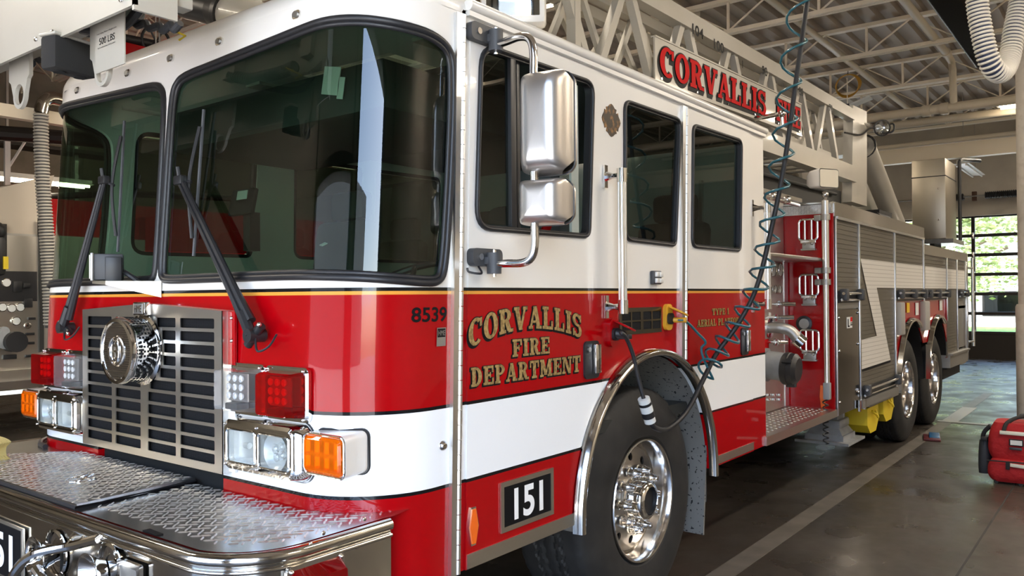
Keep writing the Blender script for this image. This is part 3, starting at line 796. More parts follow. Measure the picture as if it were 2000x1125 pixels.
# wheel arch: polished fenderette, liner, mud flap
b = MB(); prof = [(.004, .655), (.040, .652), (.050, .660), (.052, .672), (.044, .684), (.004, .690)]
def sweep_arch(c, prof, a0, a1, z_end, x0=HW, n=44):
    rows = []
    for i in range(n+1):
        a = a0+(a1-a0)*i/n; rows.append([Vector((x0+d, c[0]+r*math.cos(a), c[1]+r*math.sin(a))) for d, r in prof])
    first = [Vector((p.x, p.y, z_end)) for p in rows[0]]; last = [Vector((p.x, p.y, z_end)) for p in rows[-1]]
    return [first]+rows+[last]
b.quads(sweep_arch((1.84, .605), prof, 0, PI, .565)); b.build('wheel_arch_trim', M_POL, truck, sharp=50)
b = MB(); rows = []
for i in range(33):
    a = PI*i/32; rows.append([(HW-.012-q, 1.84+.652*math.cos(a), .605+.652*math.sin(a)) for q in (0, .2, .42)])
rows = [[(p[0], p[1], .42) for p in rows[0]]]+rows+[[(p[0], p[1], .56) for p in rows[-1]]]
b.quads(rows); ln = b.build('wheel_well_liner', M_LINER, truck, sharp=60)
b = MB(); b.prism([(1.84+.652*math.cos(PI*i/20), .605+.652*math.sin(PI*i/20)) for i in range(21)], lambda u, v, d: Vector((d, u, v)), HW-.46, HW-.43); b.build('well_back', M_CHASSIS, ln)
b = MB(); b.box((1.01, 2.475, .50), (.40, .012, .50), Matrix.Rotation(math.radians(-6), 3, 'X')); b.build('mud_flap', M_LINER, truck)
# vent grille, shore-power inlets, marker lamp, emblem, grab rails
b = MB(); b.holed([(1.545, 1.369), (1.952, 1.369), (1.952, 1.492), (1.545, 1.492)], [[(1.565+i*.094+(.012 if i > 1 else 0), z_), (1.645+i*.094+(.012 if i > 1 else 0), z_), (1.645+i*.094+(.012 if i > 1 else 0), z_+.038), (1.565+i*.094+(.012 if i > 1 else 0), z_+.038)] for i in range(4) for z_ in (1.388, 1.434)], lambda u, v: sd(u, v, .006))
vg = b.build('side_vent', mat('smoked_steel', (.20, .18, .15), .22, 1), truck, solid=.005)
b = MB(); b.box(sd(1.748, 1.43, .002), (.002, .39, .115)); b.build('vent_mesh', M_MESH, vg)
def inlet(y, z, m, name, size=(.075, .13)):
    t = MB(); t.prism(rrect(y-size[0]/2, z-size[1]/2, y+size[0]/2, z+size[1]/2, .03), sd, .0, .018); o = t.build(name, m, truck)
    t = MB(); t.prism(rrect(y-.026, z-.035, y+.03, z+.02, .018), sd, .018, .03); t.build('socket', M_BLACK, o)
    t = MB(); t.box(sd(y+.03, z+.03, .052), (.085, .085, .010), Matrix.Rotation(math.radians(22), 3, 'Y') @ Matrix.Rotation(math.radians(-14), 3, 'X'), bev=.004); t.build('lid', m, o)
    return o
inlet(1.478, 1.385, M_RED, 'power_inlet'); inlet(2.012, 1.44, M_YELINLET, 'air_inlet')
b = MB(); b.box(sd(1.885, 1.635, .012), (.022, .085, .066), bev=.006); ml = b.build('marker_lamp', M_GREYPL, truck)
b = MB()
for dy in (-.018, .02):
    for dz in (-.015, .015): b.box(sd(1.888+dy, 1.635+dz, .026), (.016, .032, .024), bev=.004)
b.build('lens', M_LED, ml)
# fire-service cross
b = MB(); cr = []
for k in range(4):
    a = PI/2*k+PI/4
    for da, r in ((-.66, .090), (-.45, .084), (-.18, .093), (0, .098), (.18, .093), (.45, .084), (.66, .090), (.76, .070), (.81, .070)):
        cr.append((1.492+.078/.095*r*math.cos(a+da+PI/4), 2.336+r*.76*math.sin(a+da+PI/4)))
b.prism(cr, sd, .0005, .003); b.build('department_emblem', M_EMBLEM, truck)
def grab_rail(y, z0, z1, ys, out=.085):
    b = MB(); b.cyl(sd(y, z0, out), sd(y, z1, out), .017, n=16)
    for k in range(8):
        a = 2*PI*k/8; c = sd(y, 0, out)+Vector((math.cos(a)*.016, math.sin(a)*.016, 0)); b.cyl((c.x, c.y, z0), (c.x, c.y, z1), .004, n=6)
    o = b.build('grab_rail', M_ALUX, truck)
    for z_ in (z0+.0, z1-.0):
        b = MB(); b.prism([(ys-.012, z_-.05), (ys+.012, z_-.05), (ys+.012, z_+.05), (ys-.012, z_+.05)], sd, .002, .014)
        b.tube([sd(ys, z_, .012), sd(ys+(y-ys)*.4, z_, .045), sd(y, z_, out)], .014, 10, rfun=lambda i: (.024, .012, .016)[i]); b.cyl(sd(y, z_-.03, out), sd(y, z_+.03, out), .023, n=16)
        b.build('stanchion', M_CHROME, o)
grab_rail(1.437, 1.50, 2.075, 1.425); grab_rail(3.185, 1.49, 2.075, 3.145)
# five clearance lamps over the windscreens
for s_ in (-.81, -.345, 0, .345, .81):
    zc = 2.522; b = MB(); ppt = lambda u, v, d: cabpt(s_+u, zc+v, d)
    b.prism(rrect(-.021, -.015, .021, .015, .012), ppt, -.002, .007); cl = b.build('clearance_lamp', M_CHROME, truck)
    b = MB(); b.prism(rrect(-.014, -.009, .014, .009, .008), ppt, .007, .013); b.build('lens', M_DULL, cl)
# roof floodlight at the driver's side
fl_ = MB(); R = Matrix.Rotation(math.radians(34), 3, 'Z'); c0 = at(1003, -4, 'x', .93)
fl_.box(c0, (.285, .11, .26), R, bev=.022); fo = fl_.build('roof_floodlight', M_WHITE, truck)
b = MB(); b.box(c0+R @ Vector((0, -.052, .006)), (.235, .008, .21), R, bev=.004); b.build('reflector', M_CHROME, fo)
b = MB(); b.box(c0+R @ Vector((0, -.058, .006)), (.23, .004, .205), R); b.build('lens', M_HEADGLASS, fo)
b = MB(); b.cyl(c0+R @ Vector((0, -.05, .01)), c0+R @ Vector((0, -.062, .01)), .03, n=16); b.build('bulb', M_LED, fo)
b = MB(); b.box(c0+Vector((.02, .05, -.17)), (.11, .09, .16), R, bev=.01); b.build('bracket', M_WHITE, fo)
# ------------------------------------------------------------------ nose: grille, siren, lamps, wipers
def fp(u, v, d=0): return Vector((u, yf(v)-d, v))       # on the flat nose, d = forward
GY = -.022
def gp(u, v, d=0): return Vector((u, GY-d, v))
gout = [(-.525, .930), (.525, .930), (.525, 1.506), (0, 1.532), (-.525, 1.506)]
slots = []
cols = [(-.478, -.268), (-.236, -.036), (.020, .222), (.254, .478)]
for r_ in range(11):
    z1 = 1.478-r_*.0483; z0 = z1-.036
    for xa, xb in cols:
        xa_, xb_ = xa, xb
        # leave the siren's collar solid
        zc = (z0+z1)/2; dz = zc-1.352
        if abs(dz) < .138:
            half = math.sqrt(.138**2-dz**2)
            if xa_ < half and xb_ > -half:
                if xb_ > half and xa_ > -half: xa_ = half
                elif xa_ < -half and xb_ < half: xb_ = -half
                elif xa_ < -half: continue
                else: continue
        if xb_-xa_ > .02: slots.append(rrect(xa_, z0, xb_, z1, .005, 3))
b = MB(); b.holed(gout, slots, lambda u, v: gp(u, v)); gr = b.build('grille', M_STEEL, truck, solid=.004, fix=False)
b = MB(); b.quads([[gp(u, v, -q) for u, v in gout+[gout[0]]] for q in (0, .05)]); b.build('grille_side', M_STEEL, gr)
b = MB(); b.face([gp(-.51, .94, -.018), gp(.51, .94, -.018), gp(.51, 1.49, -.018), gp(-.51, 1.49, -.018)]); b.build('screen', M_MESH, gr)
b = MB(); b.box((0, GY-.013, 1.512), (.092, .028, .052), bev=.006); em = b.build('maker_badge', M_ALU, gr)
b = MB(); b.box((0, GY-.0275, 1.512), (.066, .003, .040), bev=.001); b.build('badge_panel', M_DULL, em)
text('HME', 'badge_lettering', M_ALU, em, (-.027, GY-.0292, 1.499), (1, 0, 0), (0, 0, 1), .026, width=.054)
# red flange with screws beside the grille
for s_ in (1, -1):
    b = MB(); b.box((s_*.537, yf(1.2)-.008, 1.22), (.05, .012, .57), bev=.003); fo = b.build('grille_flange', CABPAINT, gr)
    for z_ in (.965, 1.10, 1.25, 1.40, 1.48):
        b = MB(); b.ball((s_*.548, yf(1.2)-.015, z_), .007, n=10); b.build('screw', M_ALU, fo)
# chrome mechanical siren on the grille
SZ = 1.352
b = MB(); b.lathe([(.13, .0), (.138, .006), (.138, .012), (.126, .018), (.126, .03)], (0, GY, SZ), (0, -1, 0), 56); sr = b.build('siren', M_CHROME, truck)
b = MB(); N = 44
b.lathe([(.1245, .014), (.1245, .092)], (0, GY, SZ), (0, -1, 0), 72)
b.mi = 1
for k in range(N):                                     # slotted drum: short louvres round the body
    a = 2*PI*k/N
    for j in range(5):
        d = .028+j*.013
        c = Vector((.124*math.cos(a), GY-d, SZ+.124*math.sin(a)))
        b.box(c, (.003, .0075, .0085), Matrix.Rotation(-a, 3, 'Y'))
b.build('louvred_drum', [M_CHROME, M_VOID], sr)
b = MB(); b.lathe([(.122, .088), (.129, .094), (.130, .104), (.124, .116), (.112, .118), (.108, .112)], (0, GY, SZ), (0, -1, 0), 64); b.build('face_ring', M_CHROME, sr)
b = MB(); b.lathe([(0, .108), (.109, .108)], (0, GY, SZ), (0, -1, 0), 64); b.build('face_back', M_GREYPL, sr)
b = MB()
for i in range(-13, 14):
    z_ = SZ+i*.0085; hw = math.sqrt(max(0, .108**2-(i*.0085)**2))
    if hw < .02: continue
    b.box((0, GY-.111, z_), (2*hw, .004, .0046))
for i in range(-15, 16):
    x_ = i*.0072; hh = math.sqrt(max(0, .108**2-x_**2))
    b.box((x_, GY-.1105, SZ), (.0036, .004, 2*hh))
b.build('face_mesh', M_ALU, sr)
b = MB(); b.lathe([(0, .114), (.052, .114), (.054, .119), (.058, .119), (.060, .112)], (0, GY, SZ), (0, -1, 0), 40); md = b.build('face_medallion', M_ALU, sr)
b = MB(); b.box((-.012, GY-.117, SZ), (.008, .004, .05)); b.box((.004, GY-.117, SZ+.021), (.03, .004, .008)); b.box((.001, GY-.117, SZ), (.022, .004, .008)); b.tube([(.028*math.cos(a*PI/8), GY-.117, SZ+.045*math.sin(a*PI/8)) for a in range(16)], .003, 6, True); b.build('medallion_relief', M_CHROME, md)
# warning lamps: clear half and red half on chrome bases
def warning_lamp(sg):
    t = None
    for xa, xb, kind in ((.50, .735, 'clear'), (.740, .968, 'red')):
        x0, x1 = (xa, xb) if sg > 0 else (-xb, -xa)
        b = MB(); b.prism(rrect(x0, 1.145, x1, 1.323, .02), fp, .0, .012); b.prism(rrect(x0+.008, 1.153, x1-.008, 1.315, .016), fp, .012, .02)
        o = b.build('warning_lamp', M_CHROME, truck)
        lx0, lx1 = (x0+.042, x1-.03) if sg > 0 else (x0+.03, x1-.042)
        b = MB(); A = rrect(x0+.014, 1.160, x1-.014, 1.309, .01, 2); B = rrect(lx0, 1.168, lx1, 1.302, .01, 2)
        A3 = [fp(u, v, .02) for u, v in A]; B3 = [fp(u, v, .082) for u, v in B]
        b.quads([A3, B3], closed=True); b.face(B3); b.build('lens', M_CLEAR if kind == 'clear' else M_REDLENS, o, sharp=20)
        mm = M_LED if kind == 'clear' else mat('red_led', (.9, .02, .01), .3, emit=(1, .02, .01), es=.06)
        cx = (lx0+lx1)/2
        b = MB(); b.box(fp(cx, 1.180, .045), (.07, .05, .022), bev=.004); b.build('motor', M_BLACK, o)
        b = MB(); b.box(fp(cx, 1.243, .038), (.11, .006, .095)); b.build('module_board', M_DULL if kind == 'clear' else M_DECAL_RED, o)
        for i in range(3):
            for j in range(3):
                c = fp(cx+(i-1)*.036, 1.215+j*.03, .042)
                b = MB(); b.lathe([(.002, .002), (.010, .006), (.0125, .013)], c, (0, -1, 0), 12); b.ball(c+Vector((0, -.006, 0)), .004, n=8); b.build('led', mm, o)
        for zz in (1.156, 1.312):
            for xx in (x0+.016, x1-.016):
                b = MB(); b.ball(fp(xx, zz, .022), .006, n=10); b.build('screw', M_ALU, o)
warning_lamp(1); warning_lamp(-1)
# headlamp bezels with two square lamps
def headlamp(sg):
    X0, X1 = (.555, .950) if sg > 0 else (-.950, -.555)
    z0, z1 = .962, 1.132
    b = MB(); P0 = rrect(X0-.012, z0-.008, X1+.03 if sg > 0 else X1+.012, z1+.008, .05, 6) if sg > 0 else rrect(X0-.03, z0-.008, X1+.012, z1+.008, .05, 6)
    P1 = rrect(X0, z0, X1, z1, .035, 6); P2 = rrect(X0+.012, z0+.012, X1-.012, z1-.012, .028, 6)
    b.quads([[fp(u, v, d) for u, v in P] for P, d in ((P0, 0), (P0, .012), (P1, .052), (P2, .058))], closed=True)
    mid = (X0+X1)/2; la = [rrect(X0+.026, z0+.026, mid-.010, z1-.030, .014, 4), rrect(mid+.010, z0+.026, X1-.026, z1-.030, .014, 4)]
    b.holed(P2, la, lambda u, v: fp(u, v, .058)); o = b.build('headlamp', M_CHROME, truck, sharp=40)
    b = MB(); b.quads([[fp(u, v, d) for u, v in rrect(X0-.016, z0-.014, X1+.036, z1+.014, .055, 6)] if sg > 0 else [fp(u, v, d) for u, v in rrect(X0-.036, z0-.014, X1+.016, z1+.014, .055, 6)] for d in (-.002, .007)], closed=True); b.build('gasket', M_BLACK, o)
    for i, lp in enumerate(la):
        xs = [q[0] for q in lp]; zs = [q[1] for q in lp]; cx, cz = (min(xs)+max(xs))/2, (min(zs)+max(zs))/2
        w_, h_ = max(xs)-min(xs), max(zs)-min(zs)
        b = MB(); b.prism(lp, fp, .018, .050, top=False, bottom=False); b.holed(lp, [], lambda u, v: fp(u, v, .018)); q = b.build('lamp', M_LED, o, fix=True)
        projector = (i == 1) if sg > 0 else (i == 0)
        if projector:
            b = MB(); b.lathe([(0, .004), (.02, .006), (.045, .016), (.062, .034)], fp(cx, cz, .016), (0, -1, 0), 28); b.build('bowl', M_LED, q)
            for dx, dz, r in ((-.018, .008, .017), (.012, .016, .016), (.014, -.012, .016), (-.012, -.02, .015)):
                b = MB(); b.lathe([(r*.5, 0), (r, .018)], fp(cx+dx, cz+dz, .02), (0, -1, 0), 16); b.ball(fp(cx+dx, cz+dz, .03), r*.55, n=12); b.build('bulb', M_LED, q)
        else:
            b = MB(); b.quads([[fp(min(xs)+w_*k/14, min(zs)+h_*j/6, .018+.012*((k/7-1)**2)) for k in range(15)] for j in range(7)]); b.build('bowl', M_LED, q)
            b = MB(); b.cyl(fp(cx-.012, cz, .03), fp(cx+.012, cz, .03), .011, n=12); b.build('bulb', M_LED, q)
        b = MB(); b.prism(rrect(min(xs)+.003, min(zs)+.003, max(xs)-.003, max(zs)-.003, .012, 4), fp, .050, .057); b.build('lens', M_HEADGLASS, q)
        b = MB(); fr = rrect(min(xs), min(zs), max(xs), max(zs), .014, 4); b.tube([fp(u, v, .058) for u, v in fr], .004, 6, True); b.build('retaining_ring', M_CHROME, q)
    for xx in (X0+.016, mid, X1-.016):
        for zz in (z0+.016, z1-.016):
            b = MB(); b.ball(fp(xx, zz, .059), .005, n=8); b.build('screw', M_ALU, o)
headlamp(1); headlamp(-1)
# amber turn signals standing out from the corners
def turn_signal(sg):
    x0, x1 = (.972, 1.168) if sg > 0 else (-1.15, -.965); YS = -.014; z0, z1 = .992, 1.124
    f = lambda u, v, d=0: Vector((u, YS-d, v))
    def back(u, v):
        s_ = u*1.06; q = cabpt(s_, v)
        return q
    b = MB(); P = rrect(x0, z0, x1, z1, .022, 5)
    B = []
    for u, v in P:
        k = (abs(u)-.972)/.196; s_ = (.99+k*.168)*sg; B.append(cabpt(s_, z0+(v-z0)*1.03-.002, .0))
    b.quads([B, [f(u, v) for u, v in P]], closed=True); b.face([f(u, v) for u, v in P]); o = b.build('turn_signal', M_ALUX if False else M_WHITE, truck, sharp=30)
    b = MB(); b.tube([q+(q-Vector((0, .6, q.z))).normalized()*.0 for q in B], .007, 8, True); b.build('gasket', M_BLACK, o)
    b = MB(); b.tube([f(u, v, .002) for u, v in rrect(x0+.003, z0+.003, x1-.003, z1-.003, .02, 5)], .005, 8, True); b.build('bezel', M_CHROME, o)
    b = MB(); Q = rrect(x0+.009, z0+.009, x1-.009, z1-.009, .016, 4); Q2 = rrect(x0+.018, z0+.018, x1-.018, z1-.018, .010, 4)
    b.quads([[f(u, v, .0005) for u, v in Q], [f(u, v, .010) for u, v in Q], [f(u, v, .017) for u, v in Q2]], closed=True); b.face([f(u, v, .017) for u, v in Q2]); b.build('amber_lens', M_AMBER, o, sharp=25)
    b = MB()
    for j in range(2):
        for k in range(4):
            cx = x0+.035+k*.045; cz = z0+.042+j*.048; b.quads([[f(cx-.02+.04*i/6, cz-.018+.036*m/3, .002+.008*((i/3-1)**2)) for i in range(7)] for m in range(4)])
    b.build('reflector', mat('amber_reflector', (.95, .5, .05), .15, 1), o)
    b = MB()
    for k in range(16): b.box(f(x0+.03+k*.0098, z0+.024, .010), (.004, .006, .010))
    b.build('lens_ribs', M_AMBER, o)
turn_signal(1); turn_signal(-1)
# black void and chassis seen under the grille
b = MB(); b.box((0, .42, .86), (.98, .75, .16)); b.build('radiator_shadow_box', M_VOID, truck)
# bracket with the small square work lamp in front of the left windscreen
b = MB()
A, B, C_, D = at(180, 548, 'y', -.12), at(206, 549, 'y', -.15), at(315, 549, 'y', .025), at(236, 548, 'y', .03)
dn = lambda p, z: Vector((p.x, p.y, z))
lo = [dn(A, A.z-.012), dn(B, B.z-.014), dn(C_, at(315, 581, 'y', .025).z), dn(D, D.z-.02)]
b.face([A, B, C_, D]); b.face(lo[::-1])
for i in range(4): b.face([(A, B, C_, D)[i], lo[i], lo[(i+1) % 4], (A, B, C_, D)[(i+1) % 4]])
br = b.build('lamp_bracket', M_STEEL, truck)
Rw = Matrix.Rotation(math.radians(-28), 3, 'Z'); wc = at(212, 522, 'y', -.07)
b = MB(); b.box(wc, (.085, .11, .105), Rw, bev=.006); wl = b.build('work_lamp', M_GREYPL, truck)
b = MB(); b.box(wc+Rw @ Vector((0, -.057, 0)), (.105, .012, .112), Rw, bev=.004); b.build('bezel', M_DULL, wl)
b = MB(); b.box(wc+Rw @ Vector((0, -.065, 0)), (.088, .004, .094), Rw); b.build('lens', mat('pale_lens', (.50, .52, .44), .3, coat=.5), wl)
b = MB(); b.box(wc+Rw @ Vector((.06, .02, -.01)), (.022, .06, .10), Rw, bev=.004); b.box(wc+Vector((.02, .02, -.06)), (.10, .05, .014), Rw); b.build('yoke', M_BLACK, wl)
b = MB(); b.tube(catmull([wc+Vector((.05, .04, -.02)), wc+Vector((.10, .03, -.03)), wc+Vector((.13, .05, -.055)), wc+Vector((.10, .08, -.06))], 5), .011, 8); b.build('lead', M_BLACK, wl)
# wipers: twin-rod arm from a pivot low on the red panel up to the blade
def wiper(piv, elbow, b0, b1, tip):
    piv, elbow, b0, b1 = map(Vector, (piv, elbow, b0, b1))
    d = (elbow-piv).normalized(); side = d.cross(Vector((0, 1, 0))).normalized()
    b = MB(); 
    for s_ in (-1, 1): b.tube([piv+side*s_*.016+d*.05, piv+side*s_*.013+d*.2, elbow+side*s_*.010], .010, 8, rfun=lambda i: (.017, .013, .0085)[i])
    o = b.build('wiper', M_BLACK, truck)
    b = MB(); b.cyl(piv+Vector((0, .035, 0)), piv+Vector((0, -.03, 0)), .024, n=18); b.tube([piv+Vector((.0, -.012, 0)), piv+d*.10+Vector((0, -.006, 0))], .02, 10); b.cyl(piv-side*.05, piv+side*.05, .016, n=12); b.build('pivot', M_BLACK, o)
    b = MB(); b.ball(piv+side*(.055 if side.x > 0 else -.055)+Vector((0, -.01, 0)), .009, n=10); b.build('pivot_nut', M_ALU, o)
    b = MB(); b.box(elbow, (.055, .03, .035), bev=.006); b.tube([elbow+Vector((.0, 0, -.02)), elbow+Vector((0, -.01, .05))], .008, 8); b.build('joint', M_BLACK, o)
    m_ = (b0+b1)/2; bl = (b1-b0)
    b = MB()
    up = Vector((0, -.03, 0))
    b.tube(catmull([b0+bl*.12+up*.4, m_+up*1.1+Vector((-.012, 0, 0)), b1-bl*.12+up*.4], 6), .007, 8); b.tube([elbow, m_+up*1.0], .007, 8); b.build('blade_frame', M_BLACK, o)
    b = MB(); b.tube([b0, m_, b1], .0065, 6); b.build('blade', M_GREYPL, o)
    b = MB(); b.tube(catmull([piv+Vector((.02, -.01, -.01)), piv+Vector((.045, -.02, -.05)), piv+Vector((.085, -.005, -.035)), piv+Vector((.095, .02, .005))], 6), .004, 6); b.build('washer_hose', M_BLACK, o)
pr = at(497, 655, 'y', -.03); er = at(352, 352, 'y', .0)
wiper(pr, er, at(378, 500, 'y', .045), at(398, 214, 'y', .06), None)
pl = at(127, 640, 'y', -.03); el = at(203, 352, 'y', .0)
wiper(pl, el, at(230, 492, 'y', .045), at(243, 236, 'y', .06), None)

# ------------------------------------------------------------------ front bumper with its tread-plate deck
ZD_ = .862
def bump_outline(off=0, n=10):
    # driver's back corner round the front to the other side
    p = [(1.245+off, .10)]; 
    for i in range(n+1):
        a = math.radians(0-80*i/n); p.append((1.245-.24+(.24+off)*math.cos(a), -.215+(.24+off)*math.sin(a)))
    k = p[-1]; q = [(-x, y) for x, y in p[::-1]]
    mid = [(k[0]+(q[0][0]-k[0])*i/12, k[1]) for i in range(1, 12)]
    mid = [(x, y-.012*(1-(x/1.0)**2)) for x, y in mid]
    return p+mid+q
BO = bump_outline()
b = MB(); b.quads([[(x, y, z) for x, y in BO] for z in (.46, .60, .74, .845)]); bump = b.build('front_bumper', M_POL, truck, sharp=40)
b = MB(); b.tube([(x, y, .846) for x, y in bump_outline(-.006)], .0195, 14); b.build('rub_rail', M_POL, bump, sharp=80)
b = MB(); b.tube([(x, y, .815) for x, y in bump_outline(.002)], .007, 8); b.build('lower_lip', M_POL, bump, sharp=80)
back = [(-1.245, .10), (-1.17, .155)]+[(c.x, c.y-.006) for c in (cabpt(s_, .9) for s_ in [-1.3, -1.2, -1.1, -1.0, -.9])]+[(-.55, yf(.9)-.006), (.55, yf(.9)-.006)]+[(c.x, c.y-.006) for c in (cabpt(s_, .9) for s_ in [.9, 1.0, 1.1, 1.2, 1.3])]+[(1.225, .125)]
deck = [(x, y) for x, y in bump_outline(-.028)]
dp = deck+back
b = MB(); b.holed(dp, [], lambda u, v: Vector((u, v, ZD_))); dk = b.build('bumper_deck', M_TREAD, bump, fix=False)
def lozenges(b, poly, z, pitch=.034, holes=(), rot=0):
    xs = [p[0] for p in poly]; ys = [p[1] for p in poly]; i = 0
    y = min(ys)
    while y < max(ys):
        x = min(xs)+(pitch/2 if i % 2 else 0); j = 0
        while x < max(xs):
            if inside((x, y), poly) and not any(inside((x, y), h) for h in holes):
                a = math.radians((45 if (i+j) % 2 else -45)+rot); ca, sa = math.cos(a), math.sin(a)
                L, W_, H_ = .0170, .0044, .0026
                P = lambda u, v, w: (x+u*ca-v*sa, y+u*sa+v*ca, z+w)
                base = [(-L, 0), (-L*.5, -W_*.8), (L*.5, -W_*.8), (L, 0), (L*.5, W_*.8), (-L*.5, W_*.8)]
                V = [b.b.verts.new(P(u, v, 0)) for u, v in base]; t0 = b.b.verts.new(P(-L*.55, 0, H_)); t1 = b.b.verts.new(P(L*.55, 0, H_))
                for q in ((V[0], V[1], t0), (V[1], V[2], t1, t0), (V[2], V[3], t1), (V[3], V[4], t1), (V[4], V[5], t0, t1), (V[5], V[0], t0)): b.b.faces.new(q)
            x += pitch; j += 1
        y += pitch*.62; i += 1
hatch = [(-1.02, -.432), (.335, -.432), (.29, .012), (-.62, .012)]
inner = [(x*.965, y+.055 if y < -.2 else y) for x, y in deck]+[(x*.97, y-.012) for x, y in back]
b = MB(); lozenges(b, inner, ZD_, holes=[[(-1.4, -.5), (.35, -.5), (.30, .03), (-.63, .03), (-1.4, .3)]]); b.build('raised_tread', M_TREADR, dk, sharp=15, fix=False)
b = MB(); b.prism(hatch, lambda u, v, d: Vector((u, v, d)), ZD_+.004, ZD_+.020); ht = b.build('deck_hatch', M_TREAD, bump)
b = MB(); b.tube([(x, y, ZD_+.006) for x, y in hatch], .009, 6, True); b.build('hatch_seal', M_BLACK, ht)
b = MB(); lozenges(b, [(-1.0, -.422), (.318, -.422), (.276, .004), (-.60, .004)], ZD_+.020); b.build('raised_tread', M_TREADR, ht, sharp=15, fix=False)
hc = at(158, 935, 'z', ZD_+.022)
b = MB(); b.lathe([(0, -.004), (.04, -.003), (.046, .001), (.052, .001), (.054, -.004)], (hc.x, hc.y, ZD_+.021), (0, 0, 1), 28); b.tube([(hc.x+.043*math.cos(a*PI/10), hc.y+.043*math.sin(a*PI/10), ZD_+.024+.014*math.sin(a*PI/10+.6)) for a in range(20)], .004, 8, True); b.build('hatch_latch', M_CHROME, ht)
# rubber edging in the notch round the far cab corner
b = MB(); b.tube([cabpt(-s_, .87, .028)+Vector((-.0, 0, 0)) for s_ in (.92, 1.0, 1.08, 1.16, 1.24, 1.32, 1.40, 1.50, 1.7, 1.9)], .012, 8); b.build('edge_trim', M_BLACK, dk)
# plate near the driver's corner of the deck with a safety notice strip
nc = at(283, 1049, 'z', ZD_); b = MB(); b.box((nc.x-.02, nc.y+.035, ZD_+.002), (.085, .022, .003), Matrix.Rotation(math.radians(-3), 3, 'Z')); npz = b.build('notice_plate', M_DECAL_BLACK, bump)
# bumper face: number plate, trumpet horns, tow hook, bezel, corner lamp
def bf(px, py, y=-.47): return at(px, py, 'y', y)
FY = -.468
b = MB(); b.box((-.02, FY-.005, .735), (.40, .008, .20), bev=.002); fpz = b.build('front_number_plate', M_STEEL, bump)
tr_ = bf(52, 1030, FY); 
xr = tr_.x
b.b if False else None
fpz.location = (xr-.19, 0, tr_.z-.845+.005)
b = MB(); b.box((-.02, FY-.010, .735), (.37, .004, .18)); o = b.build('plate_panel', M_DECAL_BLACK, fpz)
t5 = text('151', 'plate_lettering', M_DECAL_WHITE, fpz, (-.125, FY-.0135, .668), (1, 0, 0), (0, 0, 1), .13, width=.235, bold=.03)
for px, py, r_ in ((78, 1088, .068), (182, 1120, .062)):
    c = bf(px, py, FY-.05); b = MB()
    b.lathe([(.016, -.06), (.02, -.02), (.03, .02), (.044, .05), (r_, .075), (r_+.002, .079), (r_-.004, .078), (.036, .05), (.018, .01), (0, .0)], c+Vector((0, .06, 0)), (0, -1, 0), 36); b.build('air_horn', M_CHROME, bump)
    b = MB(); b.lathe([(.045, 0), (.075, .003), (.078, .009), (.07, .012)], (c.x, FY+.005, c.z), (0, -1, 0), 36); b.build('horn_collar', M_CHROME, bump)
hk = [bf(195, 1052, FY), bf(140, 1066, FY-.02), bf(70, 1082, FY-.075), bf(35, 1110, FY-.10), bf(22, 1150, FY-.10), bf(45, 1200, FY-.09), bf(80, 1190, FY-.08), bf(86, 1140, FY-.08), bf(70, 1110, FY-.085)]
b = MB(); b.tube(catmull(hk, 6), .016, 10); b.build('tow_hook', M_CHROME, bump)
b = MB(); c = bf(139, 1062, FY-.012); b.ball(c, .016, (1, .6, 1)); b.build('bolt_head', M_ALU, bump)
for px in (120,):
    c = bf(px, 1120, FY-.002); b = MB(); b.box((c.x, FY-.001, c.z-.03), (.012, .006, .19)); b.build('face_slot', M_VOID, bump)
c = bf(255, 1130, FY); b = MB(); P = rrect(c.x-.065, c.z-.075, c.x+.065, c.z+.05, .01)
b.holed(P, [rrect(c.x-.048, c.z-.058, c.x+.048, c.z+.034, .008)], lambda u, v: Vector((u, FY-.008, v))); sb = b.build('bezel_frame', M_ALU, bump, solid=.012)
b = MB(); b.box((c.x, FY-.002, c.z-.012), (.10, .008, .096)); b.cyl((c.x+.02, FY-.004, c.z-.03), (c.x+.02, FY-.03, c.z-.03), .02, n=16); b.build('coupling_recess', M_DULL, sb)
# red corner lamp on the wrap-round end
cl = at(620, 1118, 'x', 1.25)
f = lambda u, v, d=0: Vector((1.246+d, u, v))
y0, y1 = at(557, 1118, 'x', 1.25).y, at(670, 1082, 'x', 1.25).y
za = at(664, 1078, 'x', 1.26).z
b = MB(); b.prism(rrect(y0, za-.14, y1, za, .018), f, 0, .012); o = b.build('corner_warning_lamp', M_CHROME, bump)
b = MB(); A = rrect(y0+.012, za-.13, y1-.012, za-.012, .012, 3); B = rrect(y0+.03, za-.11, y1-.022, za-.036, .008, 3)
b.quads([[f(u, v, .012) for u, v in A], [f(u, v, .05) for u, v in B]], closed=True); b.face([f(u, v, .05) for u, v in B]); b.build('lens', M_REDLENS, o, sharp=20)
for u in (y0+.014, y1-.014):
    b = MB(); b.ball(f(u, za-.014, .014), .007, n=10); b.build('screw', M_ALU, o)
for px, py in ((698, 1069), (607, 1063), (632, 1041), (712, 1014)):
    q = at(px, py, 'x', 1.248); b = MB(); b.ball(q, .007, (.6, 1, 1), n=10); b.build('rivet', M_ALU, bump)
